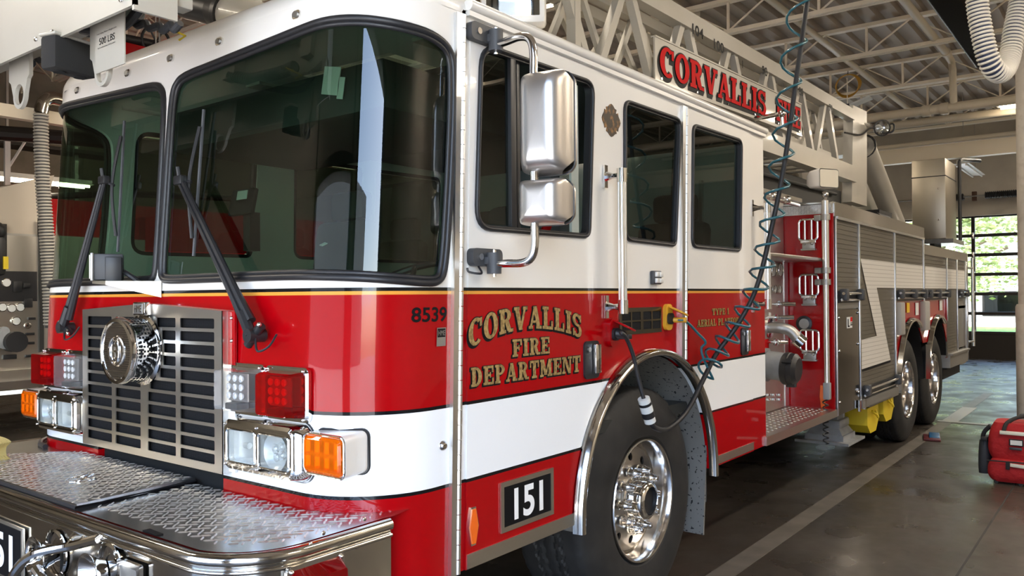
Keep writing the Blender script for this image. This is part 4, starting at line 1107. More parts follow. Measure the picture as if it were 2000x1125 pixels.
# ------------------------------------------------------------------ mirror on the front door
MX = 1.455
mr_t = at(1040, 100, 'x', MX); mr_b = at(1046, 480, 'x', MX); MY = (mr_t.y+mr_b.y)/2
bt = Vector((HW+.055, .60, at(952, 75, 'x', HW+.055).z)); bb_ = Vector((HW+.06, .575, at(955, 515, 'x', HW+.06).z))
b = MB()
zt_, zb2 = bt.z-.012, bb_.z
arm = [Vector((bt.x, bt.y, zt_)), Vector(((bt.x+MX-.055)/2, (bt.y+MY)/2, zt_)), Vector((MX-.055, MY, zt_)), Vector((MX-.016, MY, zt_-.016)), Vector((MX, MY, zt_-.06)), Vector((MX, MY, zt_-.15)), Vector((MX, MY, 2.1)), Vector((MX, MY, zb2+.15)), Vector((MX, MY, zb2+.06)), Vector((MX-.016, MY, zb2+.016)), Vector((MX-.055, MY, zb2)), Vector(((bb_.x+MX-.055)/2, (bb_.y+MY)/2, zb2)), bb_]
b.tube(catmull(arm, 5), .0145, 14); mir = b.build('side_mirror', M_ALU, truck, sharp=80)
def mirror_head(z0, z1, xw, yd, cx, cy, rz):
    R = Matrix.Rotation(math.radians(rz), 3, 'Z'); b = MB(); c = Vector((cx, cy, (z0+z1)/2)); h = z1-z0; rows = []
    # rounded shell: front (−y) bulges, back edge square
    N = 14
    for k in range(1, N+1):
        t = math.sin(k/N*PI/2)
        P = rrect(-xw/2*t, -h/2*t, xw/2*t, h/2*t, min(.045, h*.2)*t, 12)
        P = [q for q in P]
        rows.append([c+R @ Vector((u, -yd*max(0, 1-abs(2*u/xw)**3.2)**.55*max(0, 1-abs(2*v/h)**9)**.5, v)) for u, v in P])
    b.quads(rows, closed=True); b.face(rows[0])
    P = rrect(-xw/2, -h/2, xw/2, h/2, .045, 6)
    b.quads([[c+R @ Vector((u, d, v)) for u, v in P] for d in (0, .022)], closed=True); b.face([c+R @ Vector((u, .022, v)) for u, v in P])
    o = b.build('mirror_head', M_SATIN, mir, sharp=50)
    b = MB(); b.tube([c+R @ Vector((u, .003, v)) for u, v in rrect(-xw/2-.0008, -h/2-.0008, xw/2+.0008, h/2+.0008, .045, 6)], .0022, 6, True); b.build('seam', M_GREYPL, o)
    b = MB(); b.prism(rrect(-xw/2+.012, -h/2+.012, xw/2-.012, h/2-.012, .03), lambda u, v, d: c+R @ Vector((u, d, v)), .022, .025); b.build('mirror_glass', M_CHROME, o)
zt, zb_ = at(1066, 148, 'x', MX).z, at(1066, 345, 'x', MX).z
mirror_head(zb_, zt, .188, .105, MX+.028, MY+.052, 9)
mirror_head(at(1062, 441, 'x', MX).z, at(1064, 353, 'x', MX).z, .192, .10, MX+.02, MY+.052, 9)
for c, s_ in ((bt, 1), (bb_, -1)):
    b = MB(); b.prism(rrect(.49, c.z-.028+(.02 if s_ > 0 else .02), .62 if s_ > 0 else .655, c.z+.035+(.02 if s_ > 0 else .02), .02), sd, .006, .036); o = b.build('mirror_bracket', M_GREYPL, mir)
    b = MB(); b.cyl((c.x, c.y, c.z-.035), (c.x, c.y, c.z+.04), .026, n=18); b.box((c.x-.02, c.y, c.z+.012), (.06, .05, .03), bev=.006); b.build('swivel', M_GREYPL, o)
    b = MB(); b.cyl((c.x, c.y, c.z-.046), (c.x, c.y, c.z+.05), .008, n=10); b.cyl(sd(.53, c.z+.025, .036), sd(.53, c.z+.025, .041), .012, n=12); b.build('bolt', M_ALU, o)
b = MB(); b.tube(catmull([bb_+Vector((-.03, -.05, -.01)), bb_+Vector((0, -.07, -.035)), bb_+Vector((-.03, -.10, -.03)), bb_+Vector((-.035, -.105, -.015))], 5), .004, 6); b.build('lead', M_BLACK, mir)

# ------------------------------------------------------------------ wheels
def tyre_mesh(b, R, Wd, zig=True, seg=240):
    # axle along x, outer face at x = 0, tread −x
    prof = [(.30, -.025), (.315, -.004), (.36, .006), (.44, .008), (R-.07, -.004), (R-.03, -.018)]
    rings = [[(d, r*math.cos(2*PI*i/seg), r*math.sin(2*PI*i/seg)) for i in range(seg)] for r, d in prof]
    nx = 44
    g = [-.42, -.16, .16, .42]
    for k in range(nx+1):
        u = -1+2*k/nx; row = []
        for i in range(seg):
            ph = (i/seg*54) % 1; tri = (abs(ph-.5)*4-1)*.045 if zig else 0
            dep = 0
            for c in g:
                q = abs(u-(c+tri)); dep = max(dep, max(0, 1-q/.035))
            sh = max(0, abs(u)-.8)/.2
            r = R-.012*sh**2-.014*min(1, dep*1.6)
            if abs(u) > .82 and zig and ((i/seg*54) % 1) < .22: r -= .004
            row.append((-.03-(Wd-.06)*(k/nx), r*math.cos(2*PI*i/seg), r*math.sin(2*PI*i/seg)))
        rings.append(row)
    for r, d in reversed(prof): rings.append([(-Wd-d, r*math.cos(2*PI*i/seg), r*math.sin(2*PI*i/seg)) for i in range(seg)])
    return rings
def wheel(name, c, R, Wd, front=True, seg=216):
    c = Vector(c)                                                    # centre of the outer face
    b = MB(); b.quads([[c+Vector(p) for p in row] for row in tyre_mesh(b, R, Wd, True, seg)], closed=True); t = b.build(name, M_TYRE, truck, sharp=28)
    ax = (1, 0, 0)
    b = MB()
    if front:
        b.lathe([(.300, -.03), (.300, -.006), (.296, .0), (.288, -.002), (.281, -.014), (.274, -.05), (.268, -.085), (.262, -.10), (.252, -.088)], c, ax, 72); rm = b.build('rim', M_ALU, t, sharp=40)
        b = MB(); ou = circ(0, 0, .254, 64); ho = [circ(.204*math.cos(2*PI*k/10+.31), .204*math.sin(2*PI*k/10+.31), .0205, 16) for k in range(10)]
        def dish(u, v):
            r = math.hypot(u, v); return c+Vector((-.088+.018*max(0, (.254-r))/.13-.0, u, v))
        b.holed(ou, ho+[circ(0, 0, .090, 36)], dish, [((.254-q*.05)*math.cos(a*PI/20), (.254-q*.05)*math.sin(a*PI/20)) for q in (1, 2) for a in range(40)])
        b.build('wheel_disc', M_DISC, rm, solid=.012, sharp=60)
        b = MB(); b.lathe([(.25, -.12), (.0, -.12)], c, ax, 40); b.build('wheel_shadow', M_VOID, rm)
        b = MB(); b.lathe([(.108, -.072), (.106, -.060), (.097, -.054), (.094, .012), (.087, .026), (.069, .034), (.065, .026), (.060, -.01), (0, -.012)], c, ax, 48); hb = b.build('hub_cover', M_CHROME, rm, sharp=40)
        b = MB(); b.lathe([(.0655, .030), (.062, .012), (.0, .006)], c, ax, 32); b.build('hub_bore', M_BLACK, hb)
        for k in range(10):
            a = 2*PI*k/10+.02; p = c+Vector((-.066, .143*math.cos(a), .143*math.sin(a)))
            b = MB(); b.lathe([(.023, 0), (.023, .009), (.0185, .012), (.0185, .034), (.0225, .037), (.0225, .043), (.0165, .049), (.016, .066), (.0115, .077), (0, .080)], p, ax, 18); b.build('lug_nut_cover', M_NUT, rm, sharp=50)
    else:
        b.lathe([(.300, -.03), (.300, -.006), (.294, .0), (.286, -.004), (.279, -.02), (.274, -.09), (.268, -.17), (.20, -.19), (.12, -.185), (.115, -.12), (.10, -.10), (0, -.10)], c, ax, 56); rm = b.build('rim', M_ALU, t, sharp=40)
        for k in range(10):
            a = 2*PI*k/10; p = c+Vector((-.19, .1675*math.cos(a), .1675*math.sin(a))); b = MB(); b.lathe([(.022, 0), (.02, .03), (.012, .05), (0, .052)], p, ax, 10); b.build('lug_nut_cover', M_CHROME, rm)
    return t
WC = at(1260, 983, 'x', 1.165)
wheel('front_wheel', (1.165, WC.y, .548), .548, .41)
b = MB(); c = Vector((-1.165, WC.y, .548)); b.quads([[Vector((-p[0]-1.165, p[1]+WC.y, p[2]+.548)) for p in row] for row in tyre_mesh(b, .548, .41, True, 120)], closed=True); b.build('front_wheel', M_TYRE, truck)
for y in (7.61, 8.985):
    wheel('rear_wheel', (1.165, y, .540), .540, .29, False, 160)
    for x in (.85, -.56, -.875):
        b = MB(); b.quads([[Vector((p[0]+x, p[1]+y, p[2]+.540)) for p in row] for row in tyre_mesh(b, .540, .28, False, 90)], closed=True); b.build('rear_wheel', M_TYRE, truck)
    b = MB(); b.cyl((-.9, y, .54), (.9, y, .54), .11, n=20); b.build('axle', M_CHASSIS, truck)
b = MB(); b.cyl((-.9, WC.y, .54), (.9, WC.y, .54), .08, n=16); b.build('axle', M_CHASSIS, truck)
for s_ in (-1, 1):
    b = MB(); b.box((s_*.43, 5.7, .72), (.09, 10.8, .28)); b.build('frame_rail', M_CHASSIS, truck)
b = MB(); b.box((0, 1.9, .72), (1.5, 2.6, .18)); b.build('cab_floor', M_CHASSIS, truck)

# ------------------------------------------------------------------ running board and pump panel between cab and body
YBD = 4.845; PX = .86
b = MB(); b.prism([(3.33, .600), (YBD, .600), (YBD, .655), (3.33, .655)], lambda u, v, d: Vector((d, u, v)), .84, 1.235); rb = b.build('running_board', M_STEEL, truck)
b = MB(); poly = [(.87, 3.40), (1.22, 3.40), (1.22, 4.82), (.87, 4.82)]
x = .90
while x < 1.2:
    y = 3.45+(.03 if int(round((x-.90)/.045)) % 2 else 0)
    while y < 4.8: b.lathe([(.011, .656), (.009, .660), (.005, .660), (.004, .657)], (x, y, 0), (0, 0, 1), 8); y += .075
    x += .045
b.build('grip_dimples', M_DULL, rb, sharp=20)
def pp(u, v, d=0): return Vector((PX+d, u, v))
b = MB(); b.prism([(3.30, .66), (YBD, .66), (YBD, 1.80), (3.30, 1.80)], pp, -.02, 0); pn = b.build('pump_panel', M_PUMP, truck)
b = MB(); b.prism([(3.30, 1.80), (YBD, 1.80), (YBD, 2.30), (3.30, 2.30)], pp, -.05, -.03); b.build('upper_panel', M_PUMP, pn)
b = MB(); b.box((1.0, 4.1, 1.815), (.30, 1.5, .025), bev=.006); b.build('canopy_shelf', M_STEEL, pn)
b = MB(); b.prism([(YBD-.10, .66), (YBD-.02, .66), (YBD-.02, 1.80), (YBD-.10, 1.80)], pp, 0, .006); b.build('corner_strip', M_ALUX, pn)
def gauge(px, py, r):
    q = at(px, py, 'x', PX); b = MB(); b.lathe([(r, 0), (r*1.04, .012), (r*.98, .02), (r*.9, .016)], pp(q.y, q.z), (1, 0, 0), 28); o = b.build('gauge', M_CHROME, pn)
    b = MB(); b.lathe([(r*.9, .012), (0, .012)], pp(q.y, q.z), (1, 0, 0), 24); b.build('dial', M_PAPER, o)
    b = MB(); b.box(pp(q.y, q.z+.3*r, .0135), (.001, .004, r*.8)); b.build('needle', M_DECAL_BLACK, o)
for px, py, r in ((1508, 527, .055), (1521, 527, .055), (1500, 565, .033), (1511, 565, .033), (1520, 565, .033)): gauge(px, py, r)
def lever(px, py, L, n=3):
    q = at(px, py, 'x', PX+.05); c = Vector((PX, q.y, q.z)); b = MB(); b.cyl(c, c+Vector((.10, .0, 0)), .011, n=12); b.cyl(c+Vector((.08, 0, 0)), c+Vector((.08+L, .05, 0)), .018, n=14); b.cyl(c+Vector((.05, 0, 0)), c+Vector((.065, 0, 0)), .026, n=14); b.build('valve_lever', M_CHROME, pn)
lever(1518, 594, .09); lever(1512, 620, .10); lever(1512, 668, .05); lever(1504, 432-0, .04) if False else None
# discharge elbow with cap
q = at(1500, 640, 'x', PX); b = MB(); b.tube(catmull([pp(q.y, q.z), pp(q.y+.01, q.z, .08), pp(q.y+.04, q.z-.02, .15), pp(q.y+.06, q.z-.08, .20)], 6), .042, 18); o = b.build('discharge_elbow', M_DULL, pn, sharp=60)
b = MB(); b.cyl(pp(q.y+.055, q.z-.075, .195), pp(q.y+.075, q.z-.115, .235), .052, n=20); b.build('cap', M_CHROME, o)
b = MB(); b.cyl(pp(q.y, q.z, .0), pp(q.y, q.z, .02), .075, n=24); b.build('flange', M_CHROME, o)
# big suction inlet with black cap
q = at(1512, 712, 'x', PX+.06); c = pp(q.y-.05, q.z, 0)
b = MB(); b.cyl(c, c+Vector((.03, 0, 0)), .125, n=32); b.cyl(c+Vector((.03, 0, 0)), c+Vector((.16, 0, -.01)), .105, n=32); o = b.build('suction_inlet', M_GREYSTEEL, pn)
b = MB(); b.lathe([(0, .26), (.085, .26), (.105, .245), (.115, .235), (.115, .20), (.121, .195), (.121, .165), (.112, .15), (.0, .15)], c+Vector((0, 0, -.01)), (1, 0, -.06), 30)
for k in range(3):
    a = 2*PI*k/3+.5; b.box(c+Vector((.205, .118*math.cos(a), -.02+.118*math.sin(a))), (.07, .035, .035), Matrix.Rotation(a, 3, 'X'), bev=.006)
b.build('cap', M_BLACK, o)
for i in range(3):
    for k in range(2):
        q = at(1497+i*11, 771+k*9, 'x', PX); b = MB(); b.box(pp(q.y, q.z, .012), (.024, .03, .02), bev=.004); b.build('drain_handle', M_CHROME, pn)
b = MB(); q = at(1494, 640, 'x', PX); b.box(pp(4.35, 1.16, .002), (.003, .10, .10)); b.build('instruction_plate', M_DECAL_RED, pn)
b = MB(); q = at(1503, 615, 'x', PX); b.box(pp(q.y, q.z, .002), (.003, .05, .035)); b.build('instruction_plate', M_PAPER, pn)
b = MB(); b.box((.98, 4.1, 2.285), (.03, 1.4, .03)); b.cyl((1.0, 3.5, 2.24), (1.0, 4.7, 2.24), .014, n=10); b.build('top_rail', M_STEEL, pn)
for y in (4.05, 4.35):
    b = MB(); b.ball((1.03, y, 2.25), .03); b.build('knob', M_CHROME, pn)

# ------------------------------------------------------------------ body: red bulkhead, roller-shutter lockers, lower rear lockers
b = MB(); b.box((1.035, YBD+.01, 1.40), (.37, .02, 1.56)); b.box((1.205, YBD+.02, 1.40), (.03, .06, 1.56)); bh = b.build('body_bulkhead', M_RED, truck)
b = MB(); b.box((0, YBD+.02, 1.40), (1.7, .02, 1.7)); b.build('front_wall', M_RED, bh)
b = MB(); b.box((.985, YBD-.006, 2.212), (.47, .012, .075)); tp = b.build('tread_strip', M_TREAD, bh)
b = MB()
for i in range(22):
    for j in range(4):
        a = math.radians(45 if (i+j) % 2 else -45); x = .765+i*.021; z = 2.188+j*.017
        b.tube([(x-.008*math.cos(a), YBD-.0125, z-.008*math.sin(a)), (x+.008*math.cos(a), YBD-.0125, z+.008*math.sin(a))], .0022, 5)
b.build('raised_tread', M_TREAD, tp)
# folding steps
for zc in (2.02, 1.585, 1.15):
    xc = 1.035; Y = YBD-.02; b = MB()
    b.tube([(xc+u, Y-.01, zc+v) for u, v in rrect(-.072, -.05, .072, .115, .03, 5)], .010, 8, True)
    for u in (-.026, .026): b.cyl((xc+u, Y-.01, zc-.05), (xc+u, Y-.01, zc+.115), .008, n=8)
    b.box((xc, Y-.01, zc-.058), (.12, .022, .03), bev=.005); o = b.build('folding_step', M_ALU, bh)
    b = MB(); b.box((xc, Y, zc-.095), (.10, .028, .065), bev=.008); b.box((xc, Y-.005, zc-.122), (.115, .04, .014), bev=.004)
    for u in (-.03, .03): b.ball((xc+u, Y-.016, zc-.075), .012, n=10)
    b.build('step_bracket', M_DULL, o)
b = MB(); q = at(1571, 632, 'y', YBD); b.lathe([(.062, 0), (.062, .012), (.045, .018), (.04, .010)], (q.x, YBD, q.z), (0, -1, 0), 28); o = b.build('socket_cover', M_BLACK, bh)
b = MB(); b.lathe([(.042, .010), (0, .014)], (q.x, YBD, q.z), (0, -1, 0), 24); b.build('socket_face', M_DULL, o)
b = MB(); q = at(1608, 775, 'y', YBD); hx = [(-.018, .09), (.010, .09), (.024, 0), (.008, -.085), (-.014, -.085), (-.024, 0)]; b.prism(hx, lambda u, v, d: Vector((q.x+u, YBD-d, q.z+v)), 0, .012); b.build('marker_reflector', M_ORANGE, bh)
# telescopic pole lamp on the bulkhead corner
PXX = 1.178; PY = YBD-.07
b = MB(); b.cyl((PXX, PY, .84), (PXX, PY, 1.78), .021, n=18); b.cyl((PXX, PY, 1.74), (PXX, PY, 2.27), .027, n=18); pl_ = b.build('pole_lamp', M_ALUX, truck)
b = MB(); b.box((PXX, PY, .80), (.05, .05, .13), bev=.006); b.build('pole_foot', M_GREYSTEEL, pl_)
for z in (2.14, 1.64, 1.73):
    b = MB(); b.cyl((PXX, PY, z-.022), (PXX, PY, z+.022), .036, n=18); b.box((PXX-.04, PY+.03, z), (.10, .05, .045), bev=.006); b.build('collar', M_DULL, pl_)
b = MB(); c = Vector((PXX, PY, 2.345)); b.cyl((PXX, PY, 2.26), (PXX, PY, 2.33), .014, n=10); b.ball(c+Vector((0, 0, -.03)), .028); b.build('swivel', M_ALU, pl_)
R = Matrix.Rotation(math.radians(62), 3, 'Z'); hc_ = Vector((PXX-.01, PY, 2.435)); 
b = MB(); P = [(-.075, -.07), (.075, -.07), (.095, .07), (-.095, .07)]
b.quads([[hc_+R @ Vector((u*k, d, v*k)) for u, v in rrect(-.10, -.075, .10, .075, .02)] for d, k in ((.12, .55), (.06, .9), (-.04, 1), (-.055, .98))], closed=True); b.face([hc_+R @ Vector((u*.55, .12, v*.55)) for u, v in rrect(-.10, -.075, .10, .075, .02)]); hd = b.build('lamp_head', M_WHITE, pl_)
b = MB(); b.prism(rrect(-.092, -.067, .092, .067, .016), lambda u, v, d: hc_+R @ Vector((u, -.052-d, v)), 0, .006); b.build('lens', mat('frosted_lamp_lens', (.62, .58, .48), .25, coat=.6), hd)
b = MB(); pts = [(PXX-.012+.02*math.cos(i*PI/5), PY-.005+.02*math.sin(i*PI/5), .735-i*.0042) for i in range(84)]; b.tube(pts, .0055, 5); b.build('coiled_lead', M_BLACK, pl_)
# lockers along the side
ZL, ZTOP = .63, 2.135
def lower(z): return z
b = MB(); b.box((0, (YBD+6.8)/2, 1.39), (2*HW-.03, 6.8-YBD-.02, 1.5)); b.box((0, 7.48, 1.74), (2*HW-.03, 1.36, .80)); b.build('body_core', M_DULL, truck)
b = MB(); b.prism([(YBD, 2.150), (8.155, 2.150), (8.155, 2.262), (YBD, 2.262)], sd, -.05, .012); b.box((0, (YBD+8.155)/2, 2.262), (2*HW, 8.155-YBD, .012)); b.build('top_trim', M_POL, truck)
b = MB(); b.box((0, (8.155+10.9)/2, 1.69), (2*HW-.03, 2.75, .70)); b.box((0, 10.28, 1.10), (2*HW-.03, 1.26, .55)); b.build('rear_body_core', M_DULL, truck)
b = MB(); b.prism([(8.155, 1.975), (10.95, 1.975), (10.95, 2.085), (8.155, 2.085)], sd, -.05, .012); b.box((0, 9.55, 2.08), (2*HW, 2.79, .012)); b.build('top_trim', M_POL, truck)
def shutter(y0, y1, z0, z1, stripe=None, name='roller_shutter'):
    b = MB(); b.box(sd((y0+y1)/2, (z0+z1)/2, -.012), (.012, y1-y0, z1-z0))
    n_ = int((z1-z0)/.036)
    for i in range(n_):
        z = z0+.018+i*(z1-z0-.0)/n_; b.prism([(y0+.01, z-.0168), (y1-.01, z-.0168), (y1-.01, z+.0145), (y0+.01, z+.0145)], sd, -.006, -.002)
    return b.build(name, M_SHUTTER, truck, sharp=20)
def frame_post(y, z0, z1, w=.035):
    b = MB(); b.box(sd(y, (z0+z1)/2, .004), (.02, w, z1-z0), bev=.004); return b.build('locker_post', M_ALUX, truck)
Ys = [YBD+.045, 5.535, 6.80, 8.13]
s1 = shutter(Ys[0], Ys[1], 1.53, ZTOP); s2 = shutter(Ys[1], Ys[2], .69, ZTOP); s3 = shutter(Ys[2], Ys[3], 1.53, ZTOP)
for y in Ys[1:]: frame_post(y, .63 if y < 7 else 1.3, 2.15)
frame_post(Ys[0]-.02, .60, 2.15, .02)
b = MB(); b.box(sd((Ys[0]+Ys[3])/2, 2.142, .006), (.03, Ys[3]-Ys[0], .022)); b.build('locker_header', M_ALUX, truck)
def lift_bar(y0, y1, z, brackets, par):
    b = MB(); b.cyl(sd(y0, z, .045), sd(y1, z, .045), .012, n=12); b.cyl(sd(y0, z-.05, .03), sd(y1, z-.05, .03), .010, n=10); o = b.build('lift_bar', M_ALU, par)
    b = MB(); b.prism([(y0, z-.075), (y1, z-.075), (y1, z+.02), (y0, z+.02)], sd, 0, .012); b.build('bar_backing', M_BLACK, o)
    for y in brackets:
        b = MB(); b.box(sd(y, z-.01, .035), (.06, .07, .095), bev=.012); b.build('latch', M_GREYPL, o)
lift_bar(4.93, 5.50, 1.55, (4.99, 5.47), s1); lift_bar(5.58, 6.78, .735, (5.64, 6.74), s2); lift_bar(6.85, 8.08, 1.55, (6.92, 7.5, 8.02), s3)
b = MB(); b.prism([(4.88, .60), (5.50, .60), (5.50, 1.42), (4.88, 1.42)], sd, -.005, .006); dd_ = b.build('locker_door', M_DARKMIRROR, truck)
b = MB(); b.prism([(4.88, 1.43), (5.50, 1.43), (5.50, 1.475), (4.88, 1.475)], sd, -.005, .004); b.build('door_header', M_DULL, dd_)
b = MB(); b.box(sd(5.22, 1.315, .008), (.003, .15, .09)); o = b.build('warning_decal', M_PAPER, dd_)
b = MB(); b.box(sd(5.265, 1.34, .0105), (.002, .055, .035)); b.build('decal_red', M_DECAL_RED, o)
b = MB(); b.box(sd(5.175, 1.315, .0105), (.002, .02, .06)); b.box(sd(5.19, 1.285, .0105), (.002, .05, .012)); b.box(sd(5.265, 1.295, .0105), (.002, .05, .01)); b.box(sd(5.265, 1.31, .0105), (.002, .05, .006)); b.build('decal_marks', M_DECAL_BLACK, o)
for z in (.70, 1.10, 1.36):
    for u_, w_ in ((4.92, z), (5.46, z+.03)):
        b = MB(); b.ball(sd(u_, w_, .008), .012, n=8); b.build('door_screw', M_ALU, dd_)
# white zig-zag stripe with black edge on the shutters
def sp_(px, py): q = at(px, py, 'x', HW+.006); return (q.y, q.z)
zz = [sp_(1681, 505), sp_(1804, 515), sp_(1804, 562), sp_(1713, 562), sp_(1740, 703), sp_(1682, 722), sp_(1682, 664), sp_(1713, 656)]
YA, YC = 5.555, 6.785
zpoly = [(5.555, 1.85), (10.72, 1.85), (10.72, 1.62), (6.20, 1.62), (6.70, .80), (5.555, .80), (5.555, 1.10), (6.20, 1.10)]
zpoly = [zz[0], (10.72, zz[0][1]), (10.72, zz[3][1]), zz[3], zz[4], zz[5], zz[6], zz[7]]
def stripe(y0, y1, lo=.6):
    # the part of the zig-zag that lies on one shutter
    return [(max(y0, min(y1, u)), v) for u, v in zpoly]
b = MB(); c2 = [(max(5.555, min(6.782, u)), v) for u, v in zpoly]
b.holed([(u, v) for u, v in c2], [], lambda u, v: sd(u, v, .0035)); o = b.build('reflective_stripe', mat('white_shutter_stripe', (.62, .60, .56), .5), s2, fix=False)
n = o.data.materials[0].node_tree; p = n.nodes['Principled BSDF']; tc = n.nodes.new('ShaderNodeTexCoord'); sx = n.nodes.new('ShaderNodeSeparateXYZ'); n.links.new(tc.outputs['Object'], sx.inputs[0])
md_ = n.nodes.new('ShaderNodeMath'); md_.operation = 'MODULO'; md_.inputs[1].default_value = .036; n.links.new(sx.outputs['Z'], md_.inputs[0])
gt = n.nodes.new('ShaderNodeMath'); gt.operation = 'LESS_THAN'; gt.inputs[1].default_value = .005; n.links.new(md_.outputs[0], gt.inputs[0])
mm_ = n.nodes.new('ShaderNodeMix'); mm_.data_type = 'RGBA'; n.links.new(gt.outputs[0], mm_.inputs['Factor']); mm_.inputs['A'].default_value = (.62, .60, .56, 1); mm_.inputs['B'].default_value = (.38, .36, .33, 1); n.links.new(mm_.outputs['Result'], p.inputs['Base Color'])
M_STR = o.data.materials[0]
b = MB()
for a_, c_ in ((zz[4], zz[5]), (zz[6], zz[7])):
    b.face([sd(a_[0], a_[1], .003), sd(c_[0], c_[1], .003), sd(c_[0], c_[1]-.022, .003), sd(a_[0], a_[1]-.022, .003)])
b.build('stripe_edge', M_DECAL_BLACK, s2, fix=False)
b = MB(); b.face([sd(6.82, zz[0][1], .0035), sd(8.10, zz[0][1], .0035), sd(8.10, zz[3][1], .0035), sd(6.82, zz[3][1], .0035)]); b.build('reflective_stripe', M_STR, s3, fix=False)
# lower rear lockers
Yr = [8.17, 9.49, 10.19, 10.84]
shs = []
for i in range(3):
    z0 = 1.53 if i < 1 else (.75 if i == 1 else 1.53)
    sh = shutter(Yr[i]+.02, Yr[i+1]-.02, z0, 1.96); shs.append(sh)
    b = MB(); b.face([sd(Yr[i]+.04, zz[0][1], .0035), sd(Yr[i+1]-.04, zz[0][1], .0035), sd(Yr[i+1]-.04, zz[3][1], .0035), sd(Yr[i]+.04, zz[3][1], .0035)]); b.build('reflective_stripe', M_STR, sh, fix=False)
    frame_post(Yr[i+1], .75 if i else 1.2, 1.98)
lift_bar(8.2, 9.45, 1.55, (8.3, 8.8, 9.4), shs[0]); lift_bar(10.25, 10.8, 1.55, (10.3, 10.75), shs[2])
# red apron over the tandem with its fenderettes, white cabinets and liners
b = MB(); ol = [(6.80, .60), (6.80, 1.47), (9.49, 1.47), (9.49, .75)]
ol = [(6.80, .58), (6.80, 1.47), (9.60, 1.47), (9.60, .75), (9.45, .75)]+[(8.985+.62*math.cos(a*PI/24), .60+.66*math.sin(a*PI/24)) for a in range(2, 20)]+[(7.61+.66*math.cos(a*PI/24), .60+.66*math.sin(a*PI/24)) for a in range(5, 25)]
b.holed(ol, [], lambda u, v: sd(u, v, -.008)); ap_ = b.build('wheel_apron', M_RED, truck, solid=.01)
for yc in (7.61, 8.985):
    b = MB(); b.quads(sweep_arch((yc-.06, .60), [(-.01, .655), (.03, .652), (.04, .66), (.04, .685), (.0, .70)], math.radians(62), PI, .58 if yc < 8 else .98, n=36)[1:]); b.build('wheel_arch_trim', M_POL, truck, sharp=50)
    b = MB(); b.quads([[(HW-.02-q, yc-.06+.65*math.cos(PI*i/24), .60+.65*math.sin(PI*i/24)) for q in (0, .3, .62)] for i in range(25)]); b.build('wheel_well_liner', M_CHASSIS, truck, sharp=60)
b = MB(); b.box((1.02, 8.20, 1.14), (.34, .02, .26), Matrix.Rotation(math.radians(-8), 3, 'X')); b.build('well_splash_plate', M_LINER, truck)
for y0, y1 in ((6.84, 7.02), (7.98, 8.22)):
    b = MB(); b.box(sd((y0+y1)/2, 1.30, .02), (.06, y1-y0, .32), bev=.012); b.build('fuel_door', M_FUELDOOR, truck)
b = MB(); b.box(sd(7.38, 1.40, .0), (.004, .12, .10)); b.build('warning_decal', mat('yellow_decal', (.75, .5, .02), .4), ap_)
b = MB(); b.box(sd(7.80, 1.38, .0), (.004, .14, .13)); b.box(sd(9.12, 1.40, .0), (.004, .16, .12)); b.build('warning_decal', M_PAPER, ap_)
b = MB(); b.prism([(5.50, .585), (6.80, .585), (6.80, .655), (5.50, .655)], sd, -.10, .03); b.build('sill_step', M_DULL, truck)
for y in (5.44, 5.60):
    b = MB(); b.cyl(sd(y, .57, .02), sd(y, .66, .02), .014, n=10); b.build('hook_pin', M_ALU, truck)
b = MB(); b.box((.0, 10.2, .62), (2.3, 1.2, .30)); b.build('rear_chassis_box', M_CHASSIS, truck)
b = MB(); b.box(sd(10.2, .70, -.04), (.12, 1.3, .16)); b.box(sd(10.2, .785, .0), (.10, 1.3, .02)); b.build('rear_step', M_DULL, truck)
# tail: upright ladder rails and grab bars at the back corner
for y, x in ((10.98, 1.16), (11.30, 1.16)):
    b = MB(); b.box((x, y, 1.35), (.05, .06, 1.5), bev=.008); b.build('tail_ladder_rail', M_ALU, truck)
b = MB()
for k in range(5): b.cyl((1.16, 10.98, .75+k*.3), (1.16, 11.30, .75+k*.3), .016, n=10)
b.build('tail_ladder_rungs', M_ALU, truck)
b = MB(); b.cyl((1.20, 11.62, .78), (1.20, 11.62, 2.05), .022, n=12); b.tube([(1.20, 11.62, 1.9), (1.16, 11.3, 1.9)], .015, 8); b.tube([(1.20, 11.62, .85), (1.16, 11.3, .85)], .015, 8); b.build('tail_grab_bar', M_ALUX, truck)
b = MB(); b.box((0, 11.1, .62), (2.3, .4, .12)); b.build('tail_board', M_DULL, truck)
b = MB(); b.box((1.10, 10.95, 1.25), (.1, .04, .10)); b.build('tail_lamp', M_DECAL_RED, truck)
# outrigger jacks
for ox in (.88, -.88):
    b = MB(); oy = 5.85
    b.box((ox, oy, .58), (.20, .24, .36), bev=.01); b.box((ox, oy, .40), (.26, .30, .08), bev=.02)
    b.quads([[(ox+sx*(.11+.05*t), oy+sy_*(.13+.05*t), .38-.08*t) for sx, sy_ in ((-1, -1), (1, -1), (1, 1), (-1, 1))] for t in (0, 1)], closed=True)
    b.box((ox, oy, .285), (.33, .37, .05)); b.box((ox, oy, .25), (.46, .52, .022)); og_ = b.build('outrigger_jack', M_GREYSTEEL, truck)
    b = MB(); b.box((ox+.104, oy+.06, .56), (.006, .03, .26)); b.build('jack_scale', M_PAPER, og_)
